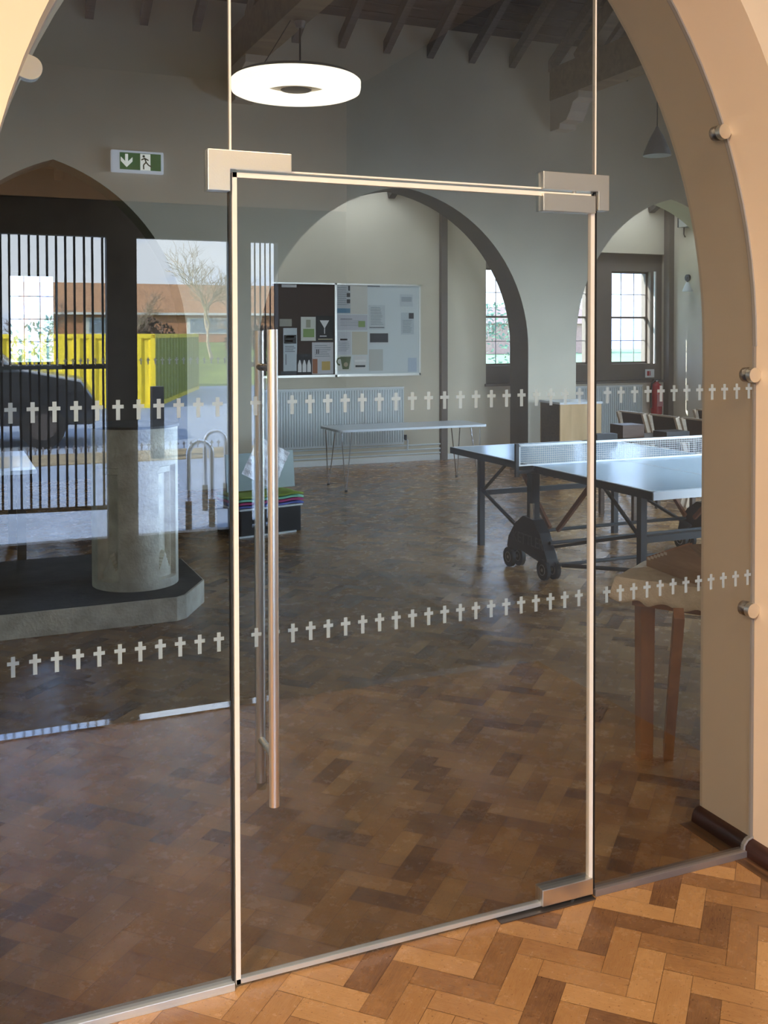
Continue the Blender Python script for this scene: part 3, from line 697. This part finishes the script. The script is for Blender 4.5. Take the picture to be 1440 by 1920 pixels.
p = onY(1218, 700, FY); s = thing('safety_sign', 'small white extinguisher sign above the red extinguisher', 'sign', (p.x, FY, p.z))
MB().box(-.08, .08, -.006, 0, -.06, .06).build('plate', whitep, s); MB().box(-.05, -.01, -.008, -.006, -.035, .035).box(.0, .012, -.008, -.006, -.035, .035).build('red_pictogram', redm, s)

# cabinet / lectern
p = onZ(1050, 897, 0); q = onZ(1127, 893, 0); v = (q-p); ang = math.atan2(v.y, v.x); L = v.length
t = thing('oak_cabinet', 'light oak cabinet with dark side panel and white top by the arch pier', 'cabinet', p, ang); D = .5
MB().box(0, L, 0, .02, .03, .86).build('front_panel', oak, t)
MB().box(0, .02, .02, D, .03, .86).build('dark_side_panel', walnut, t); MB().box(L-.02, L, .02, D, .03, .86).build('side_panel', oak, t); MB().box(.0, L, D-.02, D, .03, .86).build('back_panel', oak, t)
MB().box(-.01, L+.01, -.01, D+.01, .86, .885).build('worktop', lamw, t); MB().box(.02, L-.02, .02, D-.02, 0, .03).build('base', walnut, t)

# ---- table tennis table, long axis along Y
TX0, TX1, TY0, TY1, TZ = 3.13, 4.655, 2.32, 4.93, .76; TYM = 3.63
t = thing('table_tennis_table', 'blue table tennis table on a wheeled folding frame', 'table tennis table', ((TX0+TX1)/2, TYM, 0))
hw = (TX1-TX0)/2
for s_, L_ in ((-1, TYM-TY0), (1, TY1-TYM)):
    y0, y1 = (.008, L_) if s_ > 0 else (-L_, -.008)
    h_ = MB().box(-hw, hw, y0, y1, TZ-.022, TZ).build('tabletop_half', ttblue, t)
    e = .02
    MB().box(-hw, -hw+e, y0, y1, TZ, TZ+.0006).box(hw-e, hw, y0, y1, TZ, TZ+.0006).box(-.0015*2, .003, y0, y1, TZ, TZ+.0006).box(-hw, hw, (y1-e if s_ > 0 else y0), (y1 if s_ > 0 else y0+e), TZ, TZ+.0006).build('white_lines', ttline, h_)
    [MB().box(q-.009, q+.009, y0, y1, TZ-.05, TZ-.003).build('side_apron', ttframe, t) for q in (-hw+.003, hw-.003)]
    ye = y1 if s_ > 0 else y0
    MB().box(-hw, hw, ye-.006, ye+.006, TZ-.05, TZ-.001).build('end_apron', lamw if s_ < 0 else ttframe, t)
    yl = (1.0 if s_ > 0 else -1.05)
    for sx in (-1, 1):
        MB().box(sx*(hw-.12)-.022, sx*(hw-.12)+.022, yl-.022, yl+.022, 0, TZ-.03).build('leg', ttframe, t)
        MB().bar((sx*(hw-.12), yl-s_*.0, .42), (sx*(hw-.12), yl-s_*.42, .71), .018, .018).build('leg_brace', ttframe, t)
        MB().bar((sx*(hw-.12), yl, .45), (sx*(hw-.05), s_*.12, .2), .02, .02).build('diagonal_strut', ttframe, t)
        MB().bar((sx*(hw-.16), s_*.05, .3), (sx*(hw-.16), s_*.5, .72), .022, .03).build('pivot_arm', orange, t)
    MB().bar((-(hw-.12), yl, .42), ((hw-.12), yl, .42), .03, .04).build('cross_rail', ttframe, t)
for sx in (-1, 1):
    X_ = sx*(hw+.01)
    pr = [(-.25, .10), (-.245, .15), (-.15, .31), (-.06, .39), (.07, .40), (.18, .33), (.27, .22), (.29, .15), (.26, .12), (.1, .15), (-.1, .12)]
    o = MB().prism(pr, 'X', X_-.045, X_+.045).build('wheel_cover', blackp, t, bev=.004)
    mt = Matrix.Translation((X_-.047, 0, .235)) @ Matrix.Rotation(-PI/2, 4, 'Z') @ Matrix.Rotation(PI/2, 4, 'X')
    if sx < 0: text_mesh('lettering', 'KETTLER', .105, mat('dark_grey_lettering', (.09, .09, .09), .5), o, mt, .0015)
    for wy in (-.21, .25):
        for wx in (-.045, .035):
            wh = MB().cyl((X_+wx-.014, wy, .072), (X_+wx+.014, wy, .072), .07, n=28).build('wheel', black, t, smooth=True)
            MB().torus((X_+wx-.0145, wy, .072), .035, .003, 'X', 24, 6).cyl((X_+wx-.018, wy, .072), (X_+wx-.014, wy, .072), .012).build('hub_ring', greym, wh)
    MB().box(X_-.03, X_+.03, -.035, .035, .38, TZ-.05).build('centre_post', ttframe, t)
    MB().cyl((X_-.02, -.02, .36), (X_-.02, -.02, .5), .018).build('steel_sleeve', chrome, t)
for yy, zz in ((-.2, .25), (.2, .25), (-.3, .12)): MB().cyl((-hw, yy, zz), (hw, yy, zz), .013, n=10).build('axle_bar', ttframe, t)
MB().tube([(-hw+.02, -.32, .12), (-hw+.45, -.7, .12), (.1, -.8, .22), (.3, -.85, .10)], .014).build('bent_bar', blackp, t)
# net
nt = MB(); nx0, nx1 = -hw-.13, hw+.13
k = nx0+.02
while k < nx1-.01: nt.box(k-.0011, k+.0011, -.001, .001, TZ+.005, TZ+.145); k += .016
z = TZ+.012
while z < TZ+.14: nt.box(nx0, nx1, -.001, .001, z-.0011, z+.0011); z += .0155
nn = nt.build('net', netm, t)
MB().box(nx0, nx1, -.003, .003, TZ+.14, TZ+.155).box(nx0, nx0+.012, -.003, .003, TZ+.005, TZ+.15).box(nx0, nx1, -.002, .002, TZ+.002, TZ+.01).build('net_tape', ttline, nn)
for sx in (-1, 1): MB().box(sx*(hw+.145)-.012, sx*(hw+.145)+.012, -.012, .012, TZ-.07, TZ+.16).box(min(sx*hw, sx*(hw+.15)), max(sx*hw, sx*(hw+.15)), -.015, .015, TZ-.05, TZ-.03).build('net_post', blackp, t)
# things on the table
a = onZ(1112, 829, .76); tag(MB().box(0, .21, 0, .1, 0, .07).build('black_case', blackp, bev=.008, origin=(0, 0, 0)), 'black zipped case lying at the far end of the blue table', 'case').location = (a.x-.0, a.y-.06, .761)
a = onZ(1088, 822, .76); tag(MB().torus((0, 0, .008), .045, .007, 'Z', 24, 8).build('rubber_ring', black, smooth=True), 'thin black ring lying beside the black case', 'ring').location = (4.34, 4.75, .7615)
# brown boxes beyond, on a side table hidden behind the tabletop
t = thing('side_table', 'low dark table behind the blue table tennis table', 'table', (5.28, 5.2, 0))
MB().box(-.35, .4, -.3, .3, .70, .73).build('table_top', walnut, t)
for sx in (-.3, .35):
    for sy in (-.25, .25): MB().box(sx-.02, sx+.02, sy-.02, sy+.02, 0, .7).build('leg', walnut, t)
a = onZ(1160, 829, .73); b = onZ(1204, 829, .73); tag(MB().box(0, .24, 0, .2, 0, .12).build('brown_box', wood('brown_leather', (.06, .03, .02), (.1, .055, .035), .4), bev=.006), 'dark brown box just beyond the blue table', 'box').location = (5.0, 5.15, .73)
tag(MB().box(0, .26, 0, .2, 0, .06).build('black_tray', blackp, bev=.004), 'flat black tray right of the dark brown box', 'tray').location = (5.35, 4.97, .73)

# chairs
def chair():
    t = thing('stacking_chair', 'x', 'chair'); w = .21
    MB().box(-.2, .22, -w, w, .43, .47).build('seat', chairf, t, bev=.01)
    m = MB().prism([(-.26, .55), (-.235, .55), (-.30, .87), (-.325, .87)], 'Y', -w+.03, w-.03).build('backrest', chairf, t, bev=.004)
    for s_ in (-1, 1):
        y = s_*w
        MB().bar((-.34, y, .875), (-.19, y, .42), .03, .045).build('back_post', chairw, t)
        MB().bar((-.16, y, .43), (-.28, y, 0), .03, .045).build('leg', chairw, t); MB().bar((.17, y, .43), (.25, y, 0), .03, .045).build('leg', chairw, t)
        MB().bar((-.22, y, .5), (.2, y, .62), .03, .03).build('armrest', chairw, t)
    MB().box(-.335, -.30, -w, w, .865, .88).build('top_rail', chairw, t)
    return t
ch = chair(); first = True
for x, y, lab in ((6.15, 6.12, 'brown backed wooden chair nearest the radiator, first of the row'), (6.17, 5.64, 'brown backed wooden chair in the middle of the row behind the blue table'), (6.19, 5.16, 'brown backed wooden chair beside the right jamb in the front row'), (7.05, 6.0, 'wooden chair behind the front row, only its back corner showing')):
    if first: c = ch; first = False; c.location = (x, y, 0); c['label'] = lab; c['group'] = 'wooden chairs behind the blue table'
    else: c = dup(ch, (x, y, 0), 0, lab, 'wooden chairs behind the blue table')

# small table by the right jamb, standing askew
TH = math.radians(-57); SX, SY_ = .46, .34
cx = 1.71+SX/2*math.cos(TH)-SY_/2*math.sin(TH); cy = .73+SX/2*math.sin(TH)+SY_/2*math.cos(TH)
t = thing('wooden_table', 'small brown wooden table behind the right jamb', 'table', (cx, cy, 0), TH)
hx, hy = SX/2, SY_/2
MB().box(-hx+.03, hx-.03, -hy+.03, hy-.03, .715, .738).build('table_top', tabw, t)
for b_ in ((-hx+.05, hx-.05, -hy+.05, -hy+.07), (-hx+.05, hx-.05, hy-.07, hy-.05), (-hx+.05, -hx+.07, -hy+.07, hy-.07), (hx-.07, hx-.05, -hy+.07, hy-.07)):
    MB().box(*b_, .63, .715).build('apron_rail', tabw, t)
inv = (Matrix.Translation((cx, cy, 0)) @ Matrix.Rotation(TH, 4, 'Z')).inverted(); f1 = inv @ Vector((1.875, .76, 0))
for x_, y_ in ((f1.x, f1.y), (hx-.08, hy-.07), (hx-.08, -hy+.09)):
    MB().cyl((x_, y_, .715), (x_, y_, 0), .043, .036, n=4).build('leg', tabw, t)
MB().bar(inv @ onZ(1273, 1150, .70), inv @ (onZ(1252, 1420, 0)), .036, .05).build('slanted_leg', tabw, t)
def clo(u, v):
    x = (u-.5)*2; y = (v-.5)*2; e = .9
    X, Y = max(-1, min(1, x/e))*hx, max(-1, min(1, y/e))*hy; ov = max(abs(x), abs(y))
    z = .744
    if ov > e:
        k = (ov-e)/(1-e); per = math.atan2(y, x)
        z -= k*(.085+.010*math.sin(X*60)*math.cos(Y*70)); s_ = .012*k*(1+.5*math.sin(per*13)); X += s_*(1 if X > 0 else -1); Y += s_*(1 if Y > 0 else -1)
    else: z += .001*math.sin(u*20)*math.sin(v*17)
    return (X, Y, z)
o = MB().grid(clo, 90, 90).build('lace_tablecloth', clothm, smooth=True); o.location = (cx, cy, 0); o.rotation_euler = (0, 0, TH)
tag(o, 'cream lace cloth with scalloped edge over the small wooden table', 'tablecloth')
md = o.modifiers.new('t', 'SOLIDIFY'); md.thickness = .002; md.offset = 1
# wedge shaped box on the cloth
A = onZ(1212, 1060, .75); B = onZ(1291, 1090, .75); v = B-A; ang = math.atan2(v.y, v.x); L = v.length
w_ = thing('sloping_box', 'brown wedge shaped wooden box with white trim on the lace cloth', 'box', (A.x, A.y, .748), ang)
MB().prism([(0, 0), (L*1.0, 0), (L*1.35, .0), (L*1.35, .10), (L*.98, .14), (0, .03)], 'Y', 0, .16).build('body', boxm, w_)
m = MB()
for k in range(6): m.box(L*(.04+.08*k), L*(.10+.08*k), -.003, 0, .02+.0088*(k+1), .030+.0088*(k+1))
m.build('white_trim', mat('off_white_trim', (.75, .65, .52), .6), w_)
MB().bar((0, .01, .033), (L*.98, .01, .143), .02, .006).build('top_edge', tabw, w_)

# display corner between the panes: black case, coloured cloths, boards
p = onZ(462, 1003, 0); t = thing('black_storage_box', 'black box on the floor beyond the door handles', 'box', (1.93, 5.95, 0), .2)
MB().box(-.42, .16, -.2, .25, 0, .22).build('body', blackp, t, bev=.01); MB().box(-.44, .1, -.225, -.205, .0, .012).build('white_skid', whitep, t); MB().box(-.43, .17, -.21, .26, .22, .235).build('lid', whitep, t)
cols = [((.5, .06, .2), 'pink'), ((.28, .36, .05), 'lime green'), ((.3, .7, .5), 'mint green'), ((.12, .15, .45), 'blue')]
for k, (c_, n_) in enumerate([cols[3], cols[0], cols[2], cols[1]]):
    o = MB().grid(lambda u, v, k=k: (-.44+.62*u, -.21+.42*v, .026*k+.012+.004*math.sin(u*17)+.003*math.sin(v*13)), 24, 12).build('folded_cloth', mat(n_.replace(' ', '_')+'_fabric', c_, .8), smooth=True)
    md = o.modifiers.new('s', 'SOLIDIFY'); md.thickness = .012; o.location = (1.93, 5.95, .24); o.rotation_euler = (0, 0, .2)
    tag(o, n_+' folded cloth in the pile on the black box', 'cloth', 'folded cloths on the black box')
t = tag(MB().box(-.33, .33, -.01, .01, 0, .32).build('grey_board', mat('grey_green_board', (.4, .45, .43), .6)), 'grey board standing on the coloured cloths', 'board'); t.location = (1.84, 6.02, .34); t.rotation_euler = (-.1, 0, .2)
t = thing('paper_display', 'crumpled white paper sheet tilted behind the door handles', 'paper', (1.76, 5.6, .62))
o = MB().grid(lambda u, v: ((u-.5)*.34, .004*math.sin(u*21+v*9)+.003*math.sin(v*30), (v-.5)*.34), 30, 30).build('sheet', mat('crinkled_white_paper', (.95, .9, .9), .6, bump=.8, bscale=60), t); t.rotation_euler = (0, math.radians(28), .25)
t['label'] = 'crumpled white paper sheet tilted behind the door handles'
MB().cyl((0, .04, 0), (.18, .04, -.5), .008).build('stand', whitep, t)

# ------------------------------------------------------------------ outside, in front of the entrance (seen reflected)
ext = struct(MB().box(-60, 60, -30.6, -4.95, -.25, -.03).build('floor_forecourt', mat('blue_grey_tarmac', (.34, .41, .52), .8, bump=.3, var=.12, vscale=2)), 'tarmac forecourt')
tag(MB().prism([(-30.6, -.25), (-30.6, -.03), (-35, .5), (-44, 1.1), (-90, 1.3), (-90, -.25)], 'X', -80, 90).build('grass_bank', mat('winter_grass', (.2, .26, .05), .9, var=.4, vscale=.7)), 'sunlit grass bank beyond the container', 'grass', kind='stuff')
struct(MB().box(-60, 60, -12.6, -11.4, -.03, -.015).build('floor_verge', mat('sandy_strip', (.34, .27, .16), .9, var=.3, vscale=5)))
# container
yc = mat('yellow_container_paint', (.85, .68, .03), .5)
t = thing('yellow_container', 'yellow corrugated steel container on the forecourt', 'container', (3.81, -21.4, -.03), math.radians(20))
def corr(n, L, d=.06):
    pts = []
    for k in range(n):
        x = L*k/n; s = L/n
        pts += [(x, 0), (x+s*.3, 0), (x+s*.45, d), (x+s*.75, d), (x+s*.9, 0)]
    return pts+[(L, 0)]
pr = corr(12, 4.2); m = MB()
for (a, b), (c, d) in zip(pr, pr[1:]): m.b.faces.new([m.b.verts.new(q) for q in ((-a, -b, .1), (-c, -d, .1), (-c, -d, 1.62), (-a, -b, 1.62))])
m.build('front_side', yc, t)
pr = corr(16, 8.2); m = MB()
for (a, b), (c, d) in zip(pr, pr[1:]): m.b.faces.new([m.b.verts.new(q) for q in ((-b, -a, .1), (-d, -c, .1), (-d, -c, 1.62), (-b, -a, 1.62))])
m.build('right_side', mat('shaded_container_yellow', (.30, .33, .05), .5), t)  # shade on this side put into a darker olive colour
MB().box(-4.2, 0, -8.2, .01, 1.62, 1.72).box(-4.2, .01, -.08, .01, 0, .1).box(-.08, .01, -.08, .01, 0, 1.7).box(-.08, .01, -8.2, -.08, 0, .1).box(-4.2, -4.15, -8.2, 0, 0, 1.62).box(-4.2, 0, -8.2, -8.15, 0, 1.62).build('frame', yc, t)
# cycle stands
def cyc(x, y, lab):
    t = thing('cycle_stand', lab, 'cycle stand', (x, y, -.03), math.radians(-10), 'cycle stands outside the entrance')
    MB().tube([(-.0-.11, 0, .24), (-.11, 0, .62)]+[(-.11*math.cos(PI*k/10), 0, .66+.11*math.sin(PI*k/10)) for k in range(11)]+[(.11, 0, .62), (.11, 0, .24)], .024, 10).build('hoop', chrome, t, smooth=True)
    MB().cyl((-.11, 0, 0), (-.11, 0, .25), .028).cyl((.11, 0, 0), (.11, 0, .25), .028).build('black_sleeves', black, t)
cyc(1.39, -6.4, 'steel cycle stand nearest the glass entrance'); cyc(1.75, -7.3, 'steel cycle stand one place further out')
tag(MB().box(-.08, .08, -.08, .08, 0, 1.0).build('bollard', blackp), 'dark bollard standing outside the entrance', 'bollard').location = (2.0, -11.6, -.03)
# railings
def railing(x0, y0, x1, y1, n, z0, z1, lab, rb=.009):
    t = thing('railing_gate', lab, 'railing', (x0, y0, -.03)); d = Vector((x1-x0, y1-y0, 0))
    m = MB()
    for k in range(n): q = d*k/(n-1)*(1)+Vector((random.uniform(-.004, .004), 0, 0)); m.cyl(q+Vector((0, 0, z0)), q+Vector((0, 0, z1)), rb, n=6)
    m.build('bars', black, t)
    MB().bar(Vector((0, 0, z0)), d+Vector((0, 0, z0)), .02, .03).bar(Vector((0, 0, 1.49)), d+Vector((0, 0, 1.49)), .02, .035).bar(Vector((0, 0, z1)), d+Vector((0, 0, z1)), .02, .03).build('rails', black, t)
    MB().cyl((0, 0, 0), (0, 0, z1+.05), .025).cyl(d, d+Vector((0, 0, z1+.05)), .02).build('post', black, t)
railing(.42, -4.95, -1.6, -5.2, 34, .48, 2.75, 'black bar railing gate outside the left entrance pane')
railing(1.40, -4.92, 1.72, -4.98, 9, .3, 2.75, 'narrow black bar gate leaf outside the slim entrance pane', .006)
# car
def car():
    t = thing('parked_car', 'dark estate car parked outside the entrance', 'car', (-.55, -14.6, -.03), math.radians(8)); pt = mat('dark_car_paint', (.02, .022, .026), .15, spec=.8)
    body = [(-2.1, .35), (-2.15, .9), (-1.95, 1.05), (-1.75, 1.55), (-1.45, 1.75), (.2, 1.78), (.9, 1.2), (1.9, 1.0), (2.1, .7), (2.1, .35)]
    m = MB().prism(body, 'Y', -.9, .9)
    for v in m.b.verts:
        if v.co.z > 1.1: v.co.y *= .82
    m.build('body', pt, t, bev=.05, smooth=True)
    gm_ = mat('car_glass', (.05, .07, .09), .05, spec=1)
    for s_ in (-1, 1): MB().prism([(-1.7, 1.12), (-1.5, 1.62), (.1, 1.64), (.62, 1.15)], 'Y', s_*.80, s_*.86).build('side_window', gm_, t)
    for x in (-1.35, 1.35):
        for s_ in (-1, 1):
            w = MB().cyl((x, s_*.72, .33), (x, s_*.93, .33), .33, n=28).build('wheel', black, t, smooth=True); MB().cyl((x, s_*.92, .33), (x, s_*.94, .33), .2, n=16).build('hub', steel_d, w)
car()
# bungalow
def house(x0, x1, y0, y1, ze, zr, lab, wc, rc, zb=-.03):
    t = thing('bungalow', lab, 'building', (x0, y0, zb)); w, d = x1-x0, y1-y0; h = ze-zb; H = zr-zb
    MB().box(0, w, -d, 0, 0, h).build('wall', mat('bricks_'+lab[:6], wc, .9, var=.2, vscale=6), t)
    MB().prism([(.3, h-.1), (-d-.3, h-.1), (-d/2, H)], 'X', -.3, w+.3).build('roof', mat('tiles_'+lab[:6], rc, .85, var=.2, vscale=8), t)
    MB().box(-.3, w+.3, .26, .34, h-.12, h+.02).build('gutter', whitep, t)
    for k in range(3): f = MB().box(w*(.15+.3*k), w*(.3+.3*k), 0, .05, h*.35, h*.85).build('window', whitep, t); MB().box(w*(.16+.3*k), w*(.29+.3*k), .05, .06, h*.38, h*.82).build('glass', GW, f)
    return t
house(4, 24, -60, -52, 2.95, 4.9, 'long brick bungalow with red tiled roof behind the bare tree', (.5, .25, .14), (.47, .26, .13), 1.0)
house(-3.5, -.2, -48, -44, 2.9, 3.6, 'cream house seen between the railings', (.6, .5, .35), (.2, .18, .16), 1.0)
# bare tree: branching tubes
def tree(x, y, z, H, seed, lean, lab, col, name='bare_tree'):
    rnd = random.Random(seed); m = MB()
    def br(p, d, L, r, depth):
        pts = [p]; q = p.copy(); dd = d.copy()
        for k in range(4):
            dd = (dd+Vector((rnd.gauss(0, .12), rnd.gauss(0, .12), rnd.gauss(.03, .08)))).normalized(); q = q+dd*(L/4); pts.append(q.copy())
        m.tube(pts, [r*(1-.12*i) for i in range(5)], 5 if depth < 3 else 3)
        if depth >= 6: return
        for k in range(3):
            t_ = rnd.uniform(.3, 1); b = pts[min(4, int(t_*4.99))]
            ax = Vector((rnd.gauss(0, 1), rnd.gauss(0, 1), rnd.gauss(0, .3))).normalized()
            nd = (dd+ax*rnd.uniform(.45, .85)).normalized(); nd.z = max(nd.z, -.05)
            br(b, nd, L*rnd.uniform(.66, .86), max(r*.6, .006), depth+1)
    br(Vector((0, 0, 0)), Vector(lean).normalized(), H*.27, H*.016, 0)
    o = m.build(name, mat('pale_bark_'+str(seed), col, .8)); o.location = (x, y, z); tag(o, lab, 'tree', 'bare trees across the road'); return o
tree(9.2, -38, .7, 5.4, 3, (-.35, 0, 1), 'tall pale bare tree leaning left in front of the red roof', (.55, .48, .36))
tree(11.2, -41, .9, 4.2, 5, (.1, 0, 1), 'slim bare tree right of the tall pale one', (.45, .36, .26))
tree(6.2, -40, .8, 3.0, 8, (.05, 0, 1), 'low bare tree left of the tall pale one', (.4, .33, .26))
tree(2.4, -36, .6, 3.6, 12, (0, 0, 1), 'bare tree behind the bright end of the container', (.3, .24, .2))
tree(-.5, -37, .6, 3.5, 15, (0, 0, 1), 'bare tree seen through the railings', (.3, .24, .2))
def shrub(x, y, z, sx, sz, seed, lab, col):
    rnd = random.Random(seed); m = MB()
    for k in range(900):
        a = rnd.uniform(0, 2*PI); e = rnd.uniform(0, PI/2); rr = rnd.uniform(.5, 1); c = Vector((sx*rr*math.cos(a)*math.cos(e), sx*.6*rr*math.sin(a)*math.cos(e), sz*rr*math.sin(e)))
        d = Vector((rnd.gauss(0, 1), rnd.gauss(0, 1), rnd.gauss(0, 1))).normalized()*.13; f = d.orthogonal().normalized()*.06
        m.b.faces.new([m.b.verts.new(c+w) for w in (-d, f, d, -f)])
    o = m.build('shrub', mat('leaves_'+str(seed), col, .9), nonorm=True); o.location = (x, y, z); tag(o, lab, 'shrub', 'shrubs across the road')
shrub(7.2, -42, .9, 1.7, 1.5, 21, 'brown bushy shrub below the red roof', (.16, .11, .08))
shrub(12.6, -43, .9, 1.8, 1.2, 22, 'brown shrub at the right of the bungalow', (.2, .13, .09))
shrub(-1.5, -24, -.03, 1.6, 3.4, 23, 'dark evergreen shrub at the left of the forecourt', (.04, .08, .04))
# ground and hedges beyond the far windows
struct(MB().box(-60, 90, 10.1, 90, -.3, -.05).build('floor_garden', mat('pale_garden_grass', (.2, .3, .14), .9, var=.3, vscale=.4)))
shrub(24, 42, 0, 5, 3.2, 31, 'green shrubs beyond the sash windows', (.1, .2, .12)); shrub(2.5, 30, 0, 6, 2.2, 32, 'pale shrubs beyond the left window', (.16, .22, .16))
house(26, 52, 80, 88, 2.6, 4.0, 'pink brick house beyond the sash windows', (.5, .3, .24), (.3, .2, .16))

# ------------------------------------------------------------------ light
wd = bpy.data.worlds.new('sky'); bpy.context.scene.world = wd; wd.use_nodes = True; n = wd.node_tree.nodes; l = wd.node_tree.links
bg = n['Background']; tc = n.new('ShaderNodeTexCoord'); mp = n.new('ShaderNodeMapping'); mp.inputs['Scale'].default_value = (1, 1, 3.2)
t = n.new('ShaderNodeTexNoise'); t.inputs['Scale'].default_value = 3.2; t.inputs['Detail'].default_value = 7; t.inputs['Roughness'].default_value = .55
r = n.new('ShaderNodeValToRGB'); r.color_ramp.elements[0].position = .38; r.color_ramp.elements[1].position = .6
r.color_ramp.elements[0].color = (.28, .5, .98, 1); r.color_ramp.elements[1].color = (.84, .91, 1, 1)
l.new(tc.outputs['Generated'], mp.inputs[0]); l.new(mp.outputs[0], t.inputs['Vector']); l.new(t.outputs['Fac'], r.inputs[0]); l.new(r.outputs[0], bg.inputs[0]); bg.inputs[1].default_value = 8.2
def light(kind, name, loc, d, energy, col, **k):
    L = bpy.data.lights.new(name, kind); L.energy = energy; L.color = col
    for a, v in k.items(): setattr(L, a, v)
    o = bpy.data.objects.new(name, L); C.objects.link(o); o.location = loc; o.rotation_euler = Vector(d).to_track_quat('-Z', 'Y').to_euler(); return o
light('SUN', 'sun', (0, 0, 20), (.85, -.32, -.45), 29, (1, .93, .8), angle=.01)
for (a, b), e in zip(RW, (300, 210, 120)): light('AREA', 'hall_fill', (9.55, (a+b)/2, 1.7), (-1, .15, -.2), e*.75, (.56, .78, 1), shape='RECTANGLE', size=1.6, size_y=1.2, spread=math.radians(75))  # fill panels behind the added right wall windows
for a, b in FWN: light('AREA', 'hall_fill', ((a+b)/2, -.35, 1.75), (0, 1, -.22), 42, (.75, .88, 1), shape='RECTANGLE', size=1.4, size_y=1.7, spread=math.radians(50))  # fill panels behind the added front windows
for x in (2.6, 4.3, 7.0, 8.4): light('AREA', 'aisle_fill', (x, 9.25, 3.72), (0, .1, -1), 22, (.80, .90, 1), shape='RECTANGLE', size=1.0, size_y=.5)  # unseen fill added under the aisle roof, which has no opening
for (x, y, z, e) in ((-1.9, -2.5, 2.95, 140), (.9, -2.0, 3.42, 50)): light('AREA', 'lobby_ceiling_light', (x, y, z), (.35 if x < 0 else 0, .2 if x < 0 else 0, -1), e, (1, .77, .52), shape='DISK', size=.55)

s = bpy.context.scene
s.view_settings.view_transform = 'Standard'; s.view_settings.look = 'None'; s.view_settings.gamma = 1; s.view_settings.exposure = 0; s.view_settings.use_curve_mapping = False
s.cycles.transparent_max_bounces = 24; s.cycles.max_bounces = 8
